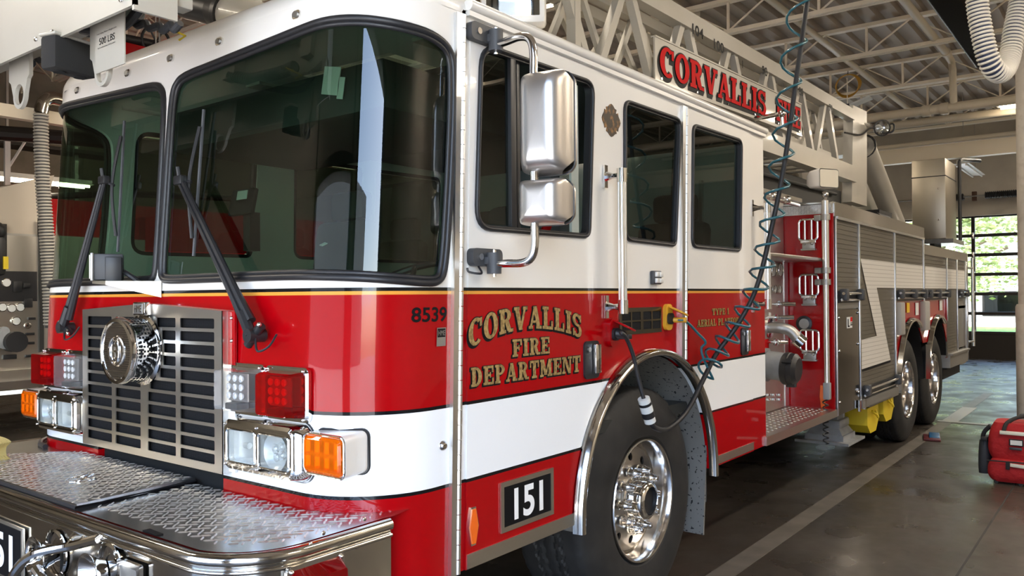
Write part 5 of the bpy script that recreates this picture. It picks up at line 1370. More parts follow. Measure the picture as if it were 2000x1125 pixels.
# ------------------------------------------------------------------ aerial ladder lying over the cab
LX = .62; SL = .012
def lz(y, z): return z+SL*y
def rail(b, x, y0, y1, z, h, w_=.09):
    b.prism([(y0, lz(y0, z)), (y1, lz(y1, z)), (y1, lz(y1, z)+h), (y0, lz(y0, z)+h)], lambda u, v, d: Vector((d, u, v)), x-w_/2, x+w_/2)
lad = MB()
for s_ in (1, -1): rail(lad, s_*LX, .9, 7.6, 2.665, .17, .12)
base = lad.build('ladder_base_rail', M_LADDER, truck)
lad = MB()
for s_ in (1, -1): rail(lad, s_*LX, .7, 7.6, 3.345, .115, .09)
top = lad.build('ladder_top_rail', M_LADDER, truck)
def diag(b, x, ya, za, yb, zb, w_=.055, t=.04):
    p0 = Vector((x, ya, lz(ya, za))); p1 = Vector((x, yb, lz(yb, zb))); d = p1-p0; a = math.atan2(d.z, d.y)
    b.box((p0+p1)/2, (t, d.length, w_), Matrix.Rotation(a, 3, 'X'))
def truss(x, y0, y1, z0, z1, pitch, name, w_=.055, t=.04, m=M_LADDER, posts=True):
    for s_ in (1, -1):
        y = y0
        k = 0
        while y < y1-pitch*.6:
            b = MB()
            diag(b, s_*x, y, z0, y+pitch*.36, z1, w_, t); diag(b, s_*x, y+pitch*.86, z0, y+pitch*.50, z1, w_, t)
            b.build(name, m, truck); y += pitch; k += 1
truss(LX, .75, 7.5, 2.83, 3.36, .80, 'ladder_bracing', .058, .05)
for s_ in (1, -1):
    b = MB(); b.box((s_*LX, 2.11, lz(2.1, 3.09)), (.06, .055, .62)); b.build('ladder_post', M_LADDER, truck)
b = MB(); n_ = 0
for k in range(22):
    y = .95+k*.30; b.cyl((-LX, y, lz(y, 2.80)), (LX, y, lz(y, 2.80)), .02, n=8)
b.build('ladder_rungs', M_LADDER, truck)
# the inner sections nested inside the base section
for x, z0, z1, y0, y1, nm in ((.50, 2.86, 3.30, 1.1, 7.3, 'mid_section'), (.39, 2.93, 3.25, 1.0, 7.0, 'fly_section')):
    b = MB()
    for s_ in (1, -1):
        rail(b, s_*x, y0, y1, z0, .09, .07); rail(b, s_*x, y0, y1, z1, .07, .06)
    o = b.build('ladder_'+nm+'_rails', M_LADDER, truck)
    for s_ in (1, -1):
        b = MB(); y = y0+.2; 
        while y < y1-.5:
            diag(b, s_*x, y, z0+.05, y+.24, z1, .04, .03); diag(b, s_*x, y+.62, z0+.05, y+.36, z1, .04, .03); y += .72
        b.build('section_bracing', M_LADDER, o)
    b = MB(); y = y0+.1
    while y < y1: b.cyl((-x, y, lz(y, z0+.05)), (x, y, lz(y, z0+.05)), .017, n=8); y += .34
    b.build('section_rungs', M_LADDER, o)
# black box filling in the shade under the ladder, hydraulic line blackened to match
b = MB(); b.box((0, 5.45, 2.47), (1.08, 4.1, .38)); b.build('ladder_shade_fill', M_CHASSIS, truck)
b = MB(); b.cyl((.57, 4.2, 2.56), (.57, 7.2, 2.60), .016, n=12); b.build('hydraulic_lines', M_CHASSIS, truck)
# length marks on the top rail
for s, px, py in (('104', 1352, 66), ('100', 1394, 95), ('90', 1488, 145), ('80', 1560, 185), ('70', 1619, 217)):
    q = at(px, py, 'x', LX+.046); text(s, 'rail_mark', M_DECAL_BLACK, top, (LX+.046, q.y, q.z), (0, 1, SL), (0, 0, 1), .075, width=.075*len(s)*.80, extrude=.002, bold=.02)
for px, py in ((1450, 118), (1530, 162)):
    q = at(px, py, 'x', LX+.046); b = MB(); b.box((LX+.0465, q.y, q.z-.03), (.001, .008, .06)); b.build('rail_tick', M_DECAL_BLACK, top)
# the name board on the ladder's side
SX = .675
sg = [at(1281, 70, 'x', SX), at(1278, 156, 'x', SX), at(1565, 264, 'x', SX), at(1566, 207, 'x', SX)]
z0a = (sg[1].z); z1a = sg[0].z; y0a = (sg[0].y+sg[1].y)/2; y1a = (sg[2].y+sg[3].y)/2; hgt = ((sg[0].z-sg[1].z)+(sg[3].z-sg[2].z))/2; slp = (sg[2].z-sg[1].z)/(y1a-y0a)
def sgn(u, v, d=0): return Vector((SX+d, y0a+u, z0a+slp*u+v))
LW = y1a-y0a
b = MB(); b.prism([(0, 0), (LW, 0), (LW, hgt), (0, hgt)], sgn, -.012, 0); sign = b.build('ladder_sign', M_LADDER, truck)
b = MB(); b.prism([(0, 0), (LW, 0), (LW, -.012), (0, -.012)], sgn, -.03, .006); b.prism([(0, hgt), (LW, hgt), (LW, hgt+.01), (0, hgt+.01)], sgn, -.03, .006); b.build('sign_edge', M_LADDER, sign)
for i in range(6):
    b = MB(); b.cyl(sgn(.08+i*(LW-.16)/5, .025, -.06), sgn(.08+i*(LW-.16)/5, .025, .006), .008, n=8); b.build('sign_bolt', M_ALU, sign)
slab_text('CORVALLIS', 'sign_lettering', (M_DECAL_RED, M_DECAL_BLACK), sign, lambda u, v, d: sgn(.055+u, hgt*.17+v, d), hgt*.68, lift=.003, out=.055, shade=(-.06, -.12), width=LW*.665, track=.03)
slab_text('FIRE', 'sign_lettering', (M_DECAL_RED, M_DECAL_BLACK), sign, lambda u, v, d: sgn(LW*.765+u, hgt*.17+v, d), hgt*.68, lift=.003, out=.055, shade=(-.06, -.12), width=LW*.225, track=.03)
# small swivel fitting under the board near the rear door
q = at(1527, 222, 'x', .9); b = MB(); b.cyl(q, q+Vector((-.22, 0, -.01)), .018, n=10); b.ball(q, .03); b.cyl(q, q+Vector((.0, .02, -.10)), .012, n=8); b.build('roof_fitting', M_ALU, truck)
# heel of the ladder: uprights, lift cylinders, turntable
for s_ in (1, -1):
    b = MB(); b.prism([(7.45, 2.54), (8.12, 2.54), (8.17, 3.62), (7.60, 3.60), (7.60, 2.95), (7.45, 2.90)] if False else [(7.50, 2.54), (8.12, 2.54), (8.16, 3.63), (7.60, 3.60)], lambda u, v, d: Vector((d, u, v)), s_*.60-.05, s_*.60+.05); b.build('ladder_heel_post', M_LADDER, truck)
    b = MB(); c0 = Vector((s_*.52, 8.35, 3.40)); c1 = Vector((s_*.52, 10.2, 2.40)); b.cyl(c0+(c1-c0)*.10, c1, .125, n=24); lc = b.build('lift_cylinder', M_LADDER, truck)
    b = MB(); b.cyl(c0, c0+(c1-c0)*.13, .06, n=16); b.build('cylinder_rod', M_CHROME, lc)
    b = MB(); b.tube([c0+(c1-c0)*.1+Vector((.13*math.cos(a), .0, .13*math.sin(a))) for a in [PI*k/8 for k in range(16)]], .014, 6, True); b.build('cylinder_gland', M_BLACK, lc)
    b = MB(); b.prism([(8.9, 2.3), (10.6, 2.3), (10.2, 2.75), (8.75, 3.55), (8.55, 3.5)], lambda u, v, d: Vector((d, u, v)), s_*.28-.02, s_*.28+.02); b.build('turntable_cheek', M_LADDER, truck)
b = MB(); b.cyl((-.55, 8.0, 3.48), (.55, 8.0, 3.48), .06, n=16); b.box((0, 7.9, 3.2), (1.1, .25, .2)); b.build('heel_crossbeam', M_LADDER, truck)
b = MB(); b.cyl((0, 9.3, 2.08), (0, 9.3, 2.36), .62, n=40); b.cyl((0, 9.3, 2.36), (0, 9.3, 2.40), .72, n=40); b.build('turntable', M_CHASSIS, truck)
b = MB(); b.box((.45, 8.55, 2.40), (.6, .6, .22)); b.cyl((.75, 8.0, 2.38), (.75, 8.5, 2.38), .08, n=16); b.build('rotation_motor', M_CHASSIS, truck)
# round spotlight on an arm
q = at(1722, 250, 'x', .78); b = MB(); R_ = .085
dirv = Vector((.55, -.80, -.15)).normalized()
b.lathe([(0, -.10), (.05, -.095), (.075, -.06), (R_, 0), (R_+.010, .004), (R_+.010, .018), (R_-.004, .02)], q, dirv, 32); o = b.build('spotlight', M_BLACK, truck)
b = MB(); b.lathe([(0, -.03), (.05, -.01), (R_-.006, .012)], q, dirv, 28); b.build('reflector', M_CHROME, o)
b = MB(); b.lathe([(0, .019), (R_-.004, .017)], q, dirv, 28); b.build('lens', M_HEADGLASS, o)
b = MB(); b.ball(q+dirv*.0, .018); b.build('bulb', M_LED, o)
b = MB(); b.tube([q-dirv*.05+Vector((0, 0, .0)), q+Vector((-.10, .02, .03)), Vector((.60, 7.9, q.z+.04))], .022, 8); b.build('arm', M_LADDER, o)
b = MB(); b.tube(catmull([q-dirv*.05, q+Vector((.11, .04, .04)), q+Vector((.11, .03, -.05)), q-dirv*.03+Vector((0, 0, -.06))], 5), .010, 6); b.build('yoke', M_BLACK, o)
b = MB(); a_ = at(1650, 259, 'x', .67); b.tube(catmull([Vector((.67, a_.y, a_.z)), Vector((.67, 7.8, a_.z+.07)), Vector((.70, 8.1, q.z-.02)), q-dirv*.08], 5), .010, 6); b.build('lead', M_BLACK, o)
# ribbed metal cabinet standing at the tail
b = MB(); X0, X1, Y0, Y1, Z0, Z1 = .60, 1.02, 10.7, 11.5, 2.29, 3.39
b.box(((X0+X1)/2, (Y0+Y1)/2, (Z0+Z1)/2), (X1-X0, Y1-Y0, Z1-Z0), bev=.008); cbn = b.build('tail_cabinet', mat('fine_ribbed_aluminium', (.40, .36, .29), .32, .85, bump=(40, .25, .003, (1, 1, 9))), truck)
b = MB(); b.box(((X0+X1)/2, (Y0+Y1)/2, Z1-.24), (X1-X0+.01, Y1-Y0+.01, .012)); b.build('lid_seam', M_CHASSIS, cbn)
b = MB(); b.box(((X0+X1)/2+.03, (Y0+Y1)/2, Z0-.035), (X1-X0+.12, Y1-Y0+.06, .06)); b.build('tread_base', M_TREAD, cbn)
for z in (2.55, 2.98):
    b = MB(); b.ball((X1-.09, Y0-.008, z), .014, n=10); b.build('cabinet_knob', M_ALU, cbn)
b = MB(); b.box((.8, 11.2, 2.15), (.06, .5, .16)); b.build('cabinet_stand', M_CHASSIS, cbn)
b = MB(); b.tube(catmull([Vector((1.06, 11.55, 2.3)), Vector((1.06, 11.55, 3.3)), Vector((1.07, 11.6, 3.46)), Vector((1.12, 11.9, 3.50)), Vector((1.25, 12.1, 3.50))], 6), .025, 8); b.build('tail_hose', M_BLACK, truck)

# ------------------------------------------------------------------ platform basket hanging in front of the cab roof
BY = -.45
def bq(px, py, dy=0): return at(px, py, 'y', BY+dy)
c = bq(262, 8); ZB = c.z; XR_ = c.x
basket = MB(); basket.prism([(-1.25, ZB), (XR_, ZB), (XR_, ZB+.75), (-1.25, ZB+.75)], lambda u, v, d: Vector((u, BY+d, v)), 0, .012); bk = basket.build('platform_basket', M_LADDER, truck)
ye = at(347, 27, 'x', XR_).y; ye2 = at(378, 18, 'x', XR_-.02).y
b = MB(); b.box((XR_-.006, (BY+ye)/2, ZB+.36), (.012, ye-BY, .75)); b.box((XR_-.05, (ye+ye2)/2, ZB+.40), (.06, ye2-ye, .72), bev=.006); b.build('side_panel', M_LADDER, bk)
b = MB(); b.box((-.25, BY+.13, ZB+.27), (2.0, .24, .03)); b.build('platform_floor', M_LADDER, bk)
for x in (-.8, -.1, .45):
    b = MB(); b.box((x, BY+.13, ZB+.20), (.09, .22, .11)); b.build('floor_beam', M_LADDER, bk)
b = MB(); b.box((-.25, BY+.16, ZB+.17), (2.0, .06, .15)); b.build('floor_beam', M_LADDER, bk)
for i, (px, py) in enumerate(((102, 66), (85, 73), (70, 80), (236, 3))):
    q = bq(px, py, -.004); b = MB(); b.ball(q+Vector((0, 0, .006)), .009, (1, .7, 1), n=8); b.build('edge_bolt', M_ALU, bk)
# lifting-eye plates under the floor, one with its weight label
def eye_plate(px, py, r, W_, top_z, lab=False):
    c = at(px, py, 'y', BY+.10); f = lambda u, v, d=0: Vector((c.x+u, BY+.10+d, c.z+v)); H = top_z-c.z
    out = [(r*1.35*math.cos(a), r*1.35*math.sin(a)) for a in [PI+PI*k/14 for k in range(15)]]+[(W_*.5, r*1.3), (W_*.62, r*1.6), (W_*.62, H), (-W_*.62, H), (-W_*.62, r*1.6), (-W_*.5, r*1.3)]
    b = MB()
    for d in (0, .014): b.holed(out, [circ(0, 0, r, 24)], lambda u, v: f(u, v, d))
    b.quads([[f(u, v, d) for u, v in circ(0, 0, r, 24)] for d in (0, .014)], closed=True); b.quads([[f(u, v, d) for u, v in out] for d in (0, .014)], closed=True)
    o = b.build('lifting_eye', M_LADDER, bk)
    return f, o
f, o = eye_plate(198, 140, .036, .13, ZB+.14)
q0 = at(186, 66, 'y', BY+.09); q1 = at(243, 118, 'y', BY+.09)
b = MB(); b.box(((q0.x+q1.x)/2, BY+.092, (q0.z+q1.z)/2+.02), (q1.x-q0.x, .004, q0.z-q1.z+.06)); lp_ = b.build('label_plate', M_LADDER, bk)
text('500 LBS', 'plate_lettering', M_DECAL_BLACK, lp_, (q0.x+.030, BY+.0895, (q0.z+q1.z)/2+.018), (1, 0, 0), (0, 0, 1), .022, width=.105)
text('Total Safety Patient Weight Limit', 'plate_lettering', M_DECAL_BLACK, lp_, (q0.x+.012, BY+.0895, (q0.z+q1.z)/2+.052), (1, 0, 0), (0, 0, 1), .007, width=.135)
text('Each independent lifting eyelet', 'plate_lettering', M_DECAL_BLACK, lp_, (q0.x+.02, BY+.0895, (q0.z+q1.z)/2+.005), (1, 0, 0), (0, 0, 1), .006, width=.12)
f, o = eye_plate(37, 185, .04, .15, ZB+.12)
# black rubber-cased lamp hanging below the edge
R = Matrix.Rotation(math.radians(14), 3, 'Z'); c = at(136, 113, 'y', BY+.05)
b = MB(); b.box(c, (.075, .165, .112), R, bev=.012); bl_ = b.build('platform_lamp', mat('black_foam_rubber', (.02, .019, .018), .95, bump=(200, .4, .002)), bk)
b = MB(); b.box(c+Vector((0, 0, .059)), (.080, .17, .010), R, bev=.004); b.build('mounting_tray', M_LADDER, bl_)
for u in (-.038, .038):
    b = MB(); b.cyl(c+R @ Vector((0, u, -.052)), c+R @ Vector((0, u, -.060)), .02, n=16); b.build('drain_cup', M_VOID, bl_)
# hoses and coiled leads under the floor
P = [at(x, y, 'y', BY+.22) for x, y in ((150, 55), (190, 60), (215, 52), (245, 40), (270, 25))]
b = MB(); pts = []
cl_ = catmull(P, 60)
for i, p_ in enumerate(cl_): pts.append(p_)
b.tube(pts, .020, 10)
for i in range(2, len(pts)-2, 6):
    d_ = (pts[i+1]-pts[i-1]).normalized().to_track_quat('Z', 'Y'); b.tube([pts[i]+d_ @ Vector((.021*math.cos(a*PI/8), .021*math.sin(a*PI/8), 0)) for a in range(16)], .0055, 6, True)
b.build('coiled_lead', M_GREYPL, bk)
P = [at(x, y, 'y', BY+.16) for x, y in ((120, 48), (170, 60), (215, 64), (245, 48), (262, 30), (275, 14))]; b = MB(); b.tube(catmull(P, 6), .016, 8); b.build('hose', M_GREYPL, bk)
P = [at(x, y, 'y', BY+.24) for x, y in ((262, 35), (268, 50), (285, 45), (292, 56), (312, 50), (318, 60), (334, 48), (340, 58), (352, 45))]; b = MB(); b.tube(catmull(P, 6), .013, 8); b.build('lead', M_GREYPL, bk)
P = [at(x, y, 'y', BY+.25) for x, y in ((0, 122), (25, 112), (50, 115), (62, 124))]; b = MB(); b.tube(catmull(P, 5), .018, 8); b.tube([q+Vector((0, .03, .02)) for q in catmull(P, 5)], .014, 8); b.build('hose', M_BLACK, bk)
P = [at(x, y, 'y', BY+.3) for x, y in ((330, 55), (345, 62), (362, 70), (350, 78))]; b = MB(); b.tube(P, .004, 6); b.build('yellow_cord', M_YELLOW, bk)
# monitor nozzle beside the basket
m0, m1 = at(365, 8, 'y', .62), at(450, 28, 'y', .66)
d_ = (m1-m0).normalized(); b = MB(); b.cyl(m0, m0+(m1-m0)*.72, .075, n=24); b.cyl(m0+(m1-m0)*.68, m0+(m1-m0)*.92, .08, .10, n=28); b.cyl(m0+(m1-m0)*.92, m1, .105, n=28); mon = b.build('monitor_nozzle', M_BLACK, bk)
b = MB(); b.cyl(m1, m1+d_*.30, .09, n=24); b.build('monitor_pipe', M_LADDER, mon)
for k in range(4):
    b = MB(); b.tube([m0+Vector((.01+k*.02, .0, .06)), m0+Vector((.04+k*.022, -.01, .075)), m0+Vector((.07+k*.02, .01, .05))], .006, 6); b.build('cable_loop', M_BLACK, mon)
b = MB(); q = at(490, 6, 'y', .7); b.box(q, (.05, .05, .07), bev=.006); b.cyl(q+Vector((0, 0, -.035)), q+Vector((0, 0, -.075)), .013, n=8); b.build('support_bolt', M_LADDER, bk)
# ------------------------------------------------------------------ cab interior seen through the glass
b = MB(); b.box((0, .52, 1.50), (2.16, .55, .16), bev=.04); b.box((0, .34, 1.52), (2.2, .3, .10), bev=.02); b.box((.0, .8, 1.25), (2.1, .1, .5)); b.build('dashboard', M_DASH, truck)
b = MB(); c = Vector((.62, .82, 1.60)); q = Vector((0, -.45, .9)).normalized().to_track_quat('Z', 'Y')
b.tube([c+q @ Vector((.23*math.cos(a*PI/18), .23*math.sin(a*PI/18), 0)) for a in range(36)], .016, 8, True)
for a in (0, 2.2, 4.1): b.tube([c, c+q @ Vector((.22*math.cos(a), .22*math.sin(a), 0))], .012, 6)
b.build('steering_wheel', M_BLACK, truck)
for x, y in ((.68, 1.30), (-.68, 1.30), (.75, 2.75), (-.75, 2.75)):
    b = MB(); b.box((x, y, 1.22), (.50, .48, .16), bev=.05); s_ = b.build('cab_seat', M_SEAT, truck)
    b = MB(); b.box((x, y+.26, 1.62), (.48, .14, .78), Matrix.Rotation(math.radians(-8), 3, 'X'), bev=.05); b.build('backrest', M_SEAT, s_)
    b = MB(); b.box((x, y+.33, 2.10), (.30, .10, .18), bev=.04); b.build('headrest', M_SEAT, s_)
b = MB(); b.tube([Vector((.93, 1.48, 2.0)), Vector((.86, 1.32, 1.6)), Vector((.70, 1.22, 1.32))], .022, 6); b.build('seat_belt', M_DECAL_RED, truck)
b = MB(); b.box((0, 1.55, 1.25), (.75, 1.4, .75), bev=.06); b.build('engine_cover', M_DASH, truck)
b = MB(); b.box((.1, .85, 2.36), (1.5, .8, .20), bev=.03); oc = b.build('overhead_console', M_DASH, truck)
def card(px, py, ydep, w_, h_, m, rot=(0, 0, 0), par=None, name='paper_notice'):
    q = at(px, py, 'y', ydep); b = MB(); R = Matrix.Rotation(math.radians(rot[2]), 3, 'Z') @ Matrix.Rotation(math.radians(rot[0]), 3, 'X') @ Matrix.Rotation(math.radians(rot[1]), 3, 'Y'); b.box(q, (w_, .003, h_), R); return b.build(name, m, par or truck)
card(647, 158, .44, .10, .11, M_PAPER, (0, 12, 0), oc); card(666, 172, .44, .035, .085, M_PAPER, (0, 12, 0), oc); card(609, 175, .46, .03, .07, M_PAPER, (0, 0, 0), oc)
card(473, 381, .75, .085, .045, M_PAPER, (-10, 0, 0)); card(632, 477, .40, .03, .025, M_PAPER, (-60, 20, 0))
b = MB(); q = at(475, 395, 'y', .80); b.box(q, (.20, .03, .14), Matrix.Rotation(math.radians(-12), 3, 'X'), bev=.01); b.box(q+Vector((0, .05, -.15)), (.06, .06, .2)); b.build('cab_terminal', M_BLACK, truck)
b = MB(); q = at(455, 250, 'y', .8); b.lathe([(0, .0), (.05, .01), (.055, .04), (.03, .06)], at(700, 210, 'y', .6), (0, -1, -.5), 20); b.build('map_light', M_BLACK, oc)
b = MB(); b.box((0, 2.1, 2.52), (2.3, 2.4, .03)); b.build('headliner', M_INTERIOR, truck)
b = MB(); b.box((0, 1.9, .95), (2.3, 2.8, .05)); b.build('cab_floor_mat', M_DASH, truck)

# ------------------------------------------------------------------ things hung on or lying by the truck
def chock(loc, label):
    t = thing('wheel_chock', label, 'wheel chock', loc, 'yellow wheel chocks')
    b = MB(); prof = [(-.19, .0), (-.17, .22), (-.10, .25), (.17, .06), (.19, .0)]
    prof = [(-.20, .235), (.20, .235), (.20, .10), (.10, .0), (-.10, -.0), (-.20, .08)]
    b.prism(prof, lambda u, v, d: Vector((d, u, v)), -.11, .11); b.build('block', M_YELLOW, t)
    b = MB(); b.tube(catmull([Vector((.115, -.06, .2)), Vector((.14, 0, .16)), Vector((.14, .06, .13)), Vector((.115, .08, .2))], 5), .010, 6); b.build('rope_handle', M_YELLOW, t)
    return t
c1 = chock((1.02, 6.32, .27), 'front yellow rubber wheel chock slung under the shutter locker')
c2 = copy_tree(c1); c2.location = (1.04, 6.82, .315); c2['label'] = 'rear yellow wheel chock with dark opening, nearest the rear wheels'
b = MB(); b.box((1.04, 6.6, .56), (.26, 1.1, .06)); b.build('chock_holder', M_DULL, truck)

# yellow ribbed strap lying on the bumper deck
t = thing('webbing_strap', 'folded tan ribbed strap lying on the far end of the bumper deck', 'strap', (0, 0, 0))
q = at(2, 905, 'z', .872); t.location = q
b = MB(); rows = []
R = Matrix.Rotation(math.radians(20), 3, 'Z')
path = [(.10, 0, .004), (.02, 0, .004), (-.03, 0, .02), (-.035, 0, .055), (-.01, 0, .082), (-.08, 0, .10), (-.2, 0, .09)]
pth = catmull([Vector(p) for p in path], 6)
for p_ in pth:
    row = []
    for k in range(19): row.append(R @ Vector((p_.x, -.055+k*.0061, p_.z+(.0022 if k % 2 else 0))))
    rows.append(row)
b.quads(rows); b.build('band', M_HOSEYEL, t, solid=.004, sharp=20)

# ------------------------------------------------------------------ shore line: black cord from the roof and teal air coil wound round it
def inset(px, py, ax, v): return at(px, py, ax, v)
cp = [Vector((2.25, 2.62, 5.6)), at(1600, -180, 'y', 2.58), at(1577, 0, 'y', 2.55), at(1556, 150, 'y', 2.52), at(1532, 320, 'y', 2.5), at(1506, 450, 'y', 2.48), at(1478, 560, 'y', 2.45), at(1442, 632, 'y', 2.40), at(1400, 690, 'y', 2.34), at(1380, 728, 'y', 2.26), at(1352, 785, 'y', 2.14), at(1330, 817, 'y', 2.04), at(1302, 838, 'y', 1.90), at(1280, 836, 'x', 1.36), at(1270, 824, 'x', 1.36)]
cord = thing('power_cord', 'thick black power cord hanging from the roof and plugged into the red inlet', 'power cord', cp[0])
o_ = Vector(cp[0])
b = MB(); b.tube([p-o_ for p in catmull(cp, 8)], .0125, 10); b.build('cable', M_CORD, cord, sharp=80)
k0, k1 = at(1270, 824, 'x', 1.36), at(1257, 778, 'x', 1.355)
b = MB(); d_ = (k1-k0); b.cyl(k0-o_, k0+d_*.22-o_, .026, n=18); cn = b.build('connector', M_PAPER, cord)
b = MB(); b.cyl(k0+d_*.22-o_, k0+d_*.45-o_, .029, n=18); b.cyl(k0+d_*.72-o_, k0+d_*.82-o_, .029, n=18); b.build('grip_band', M_BLACK, cn)
b = MB(); b.cyl(k0+d_*.45-o_, k0+d_*.72-o_, .028, n=18); b.cyl(k0+d_*.82-o_, k1-o_, .027, n=18); b.build('sleeve', M_PAPER, cn)
pl_in = Vector((HW+.06, 1.497, 1.372))
tail = [k1, at(1246, 735, 'x', 1.34), at(1237, 695, 'x', 1.33), at(1224, 662, 'x', 1.32), at(1213, 650, 'x', 1.315), pl_in]
b = MB(); b.tube([p-o_ for p in catmull(tail, 8)], .0095, 10); b.build('lead', M_CORD, cord, sharp=80)
b = MB(); b.cyl(Vector((HW+.02, 1.488, 1.380))-o_, pl_in-o_, .026, .018, n=16); b.box(pl_in-o_+Vector((.004, .015, -.006)), (.03, .035, .022), bev=.005); b.build('plug', M_BLACK, cord)
coil = thing('air_hose', 'teal coiled air hose twisting round the hanging black cord', 'air hose', cp[0])
base_ = catmull(cp[:10], 120); pts = []; ph = 0.0; L_ = 0
for i in range(len(base_)-1):
    p_ = base_[i]; d_ = (base_[i+1]-p_); L_ += d_.length
    fz = max(0, min(1, (p_.z-1.15)/2.2)); pitch = .075+.185*fz
    ph += d_.length/pitch*2*PI
    d_ = d_.normalized(); u = d_.cross(Vector((0, 1, 0))).normalized(); v = d_.cross(u)
    r = .058 if p_.z > 1.3 else .056
    off = -.035*max(0, min(1, (p_.z-1.7)/1.0))
    pts.append(p_+u*(r*math.cos(ph))+v*(r*math.sin(ph))+Vector((off, 0, 0)))
pts = [p for k, p in enumerate(pts) if k % 6 == 0]
end = pts[-1]; yi = Vector((HW+.075, 2.055, 1.425))
tailc = [end, at(1374, 700, 'y', 2.25), at(1370, 680, 'y', 2.24), at(1378, 668, 'y', 2.24), at(1362, 650, 'y', 2.2), at(1345, 632, 'y', 2.14), at(1330, 622, 'y', 2.1), yi, yi+Vector((-.05, -.02, .0))]
b = MB(); b.tube([p-o_ for p in pts+catmull(tailc, 6)[1:]], .0068, 8); b.build('tubing', M_TEAL, coil, sharp=80)
b = MB(); b.cyl(yi-o_+Vector((-.055, -.02, 0)), yi-o_+Vector((.01, .01, 0)), .013, n=12); b.build('quick_coupling', M_YELINLET, coil)
b = MB(); b.box((2.25, 2.62, 5.62), (.22, .3, .16), bev=.02); tag(b.build('cord_reel', M_BLACK), 'black reel under the roof that the cord hangs from', 'cord reel')

# ------------------------------------------------------------------ ribbed exhaust hoses
def ribbed_hose(pts, r, pitch, name, label, mats, cat='exhaust hose'):
    P = catmull([Vector(p) for p in pts], 40); t = thing(name, label, cat, P[0]); o = P[0]
    b = MB(); b.tube([p-o for p in P], r*.90, 20); b.build('wall', mats[0], t, sharp=80)
    S_ = [0]
    for a, c in zip(P[:-1], P[1:]): S_.append(S_[-1]+(c-a).length)
    n_ = int(S_[-1]/pitch); b = MB(); j = 0; ring = MB()
    for k in range(n_):
        s = k*pitch
        while j < len(S_)-2 and S_[j+1] < s: j += 1
        f_ = (s-S_[j])/max(1e-6, S_[j+1]-S_[j]); c = P[j].lerp(P[j+1], f_); d = (P[j+1]-P[j]).normalized(); q = d.to_track_quat('Z', 'Y')
        ring.tube([c-o+q @ Vector((r*.93*math.cos(a*PI/14), r*.93*math.sin(a*PI/14), 0)) for a in range(28)], pitch*.36, 6, True)
    ring.build('rib', mats[1], t, sharp=80)
    return t
hp = [(1886, -420, 6.3), (1896, -150, 6.4), (1908, 0, 6.5), (1917, 60, 6.52), (1928, 108, 6.55), (1940, 134, 6.62), (1953, 143, 6.75), (1964, 134, 6.92), (1973, 108, 7.05), (1980, 60, 7.12), (1992, 0, 7.2), (2010, -120, 7.3), (2036, -330, 7.4)]
ribbed_hose([at(x, y, 'y', d) for x, y, d in hp], .086, .034, 'exhaust_hose', 'thick white ribbed hose with navy grooves hanging in a loop at the top right', (M_HOSEB, M_HOSEW))
XN = -7.0
hx_ = -6.6
lh = [at(x, y, 'x', hx_) for x, y in ((118, 195), (100, 192), (86, 200), (80, 222))]
t = ribbed_hose([at(x, y, 'x', hx_) for x, y in ((80, 225), (81, 300), (85, 380), (92, 470), (97, 560), (100, 640))], .072, .036, 'exhaust_hose', 'grey ribbed hose with bent metal elbow hanging behind the left corner of the cab', (M_GREYPL, M_DUCTHOSE))
o_ = Vector(t.location)
b = MB(); b.tube([p-o_ for p in catmull(lh, 8)], .075, 16); b.tube([lh[0]-o_, lh[0]-o_+Vector((-.05, 1.6, 0))], .075, 16); b.build('elbow', M_POL, t)
b = MB(); b.cyl(lh[0]-o_+Vector((-.03, 1.2, 0)), Vector((lh[0].x-o_.x-.03, lh[0].y-o_.y+1.2, ZD-o_.z)), .01, n=6); b.build('hanger', M_DULL, t)

# ------------------------------------------------------------------ second engine in the far left bay
en = thing('fire_engine', 'second fire engine in dim light at the left with a stainless pump panel', 'fire engine', (-8.3, 1.0, 0))
E0 = Vector(en.location)
def ex(u, v, d=0): return Vector((XN+d, u, v))-E0
b = MB(); b.box(ex(2.35, 1.45, -1.2), (2.4, 8.5, 1.7)); b.build('body', M_DULL, en)
b = MB(); b.box(ex(5.2, 1.6, -1.2), (2.42, 3.0, 2.0)); b.build('cab_body', M_RED, en)
b = MB(); b.prism([(-1.5, 2.30), (2.45, 2.30), (2.62, 3.02), (1.2, 2.50), (-1.5, 2.50)], ex, -2.2, -.05); b.build('hose_bed_side', mat('beige_panel', (.50, .44, .36), .5), en)
b = MB(); b.prism([(2.6, 2.0), (6.7, 2.0), (6.7, 2.75), (2.6, 2.75)], ex, -2.3, -.15); b.build('cab_roof', M_RED, en)
b = MB(); b.box(ex(2.20, 1.40, .005), (.02, .52, 1.75)); pnl = b.build('pump_panel', M_STEEL, en)
b = MB(); b.box(ex(2.44, 1.5, .02), (.05, .05, 1.95)); b.build('panel_edge', M_CHASSIS, pnl)
b = MB(); b.box(ex(2.20, 1.70, .018), (.01, .40, .34)); b.build('gauge_board', M_BLACK, pnl)
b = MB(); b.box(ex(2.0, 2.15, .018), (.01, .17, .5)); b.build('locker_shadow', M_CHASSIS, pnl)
def e_at(px, py): q = at(px, py, 'x', XN+.02); return q.y, q.z
for px, py, r in ((12, 552, .052), (4, 600, .05), (22, 602, .05), (39, 600, .05), (31, 627, .05)):
    u, v = e_at(px, py); b = MB(); b.lathe([(r, 0), (r, .02), (r*.85, .026)], ex(u, v, .015), (1, 0, 0), 20); o = b.build('gauge', M_CHROME, pnl); b = MB(); b.lathe([(r*.85, .02), (0, .02)], ex(u, v, .015), (1, 0, 0), 16); b.build('dial', M_PAPER, o)
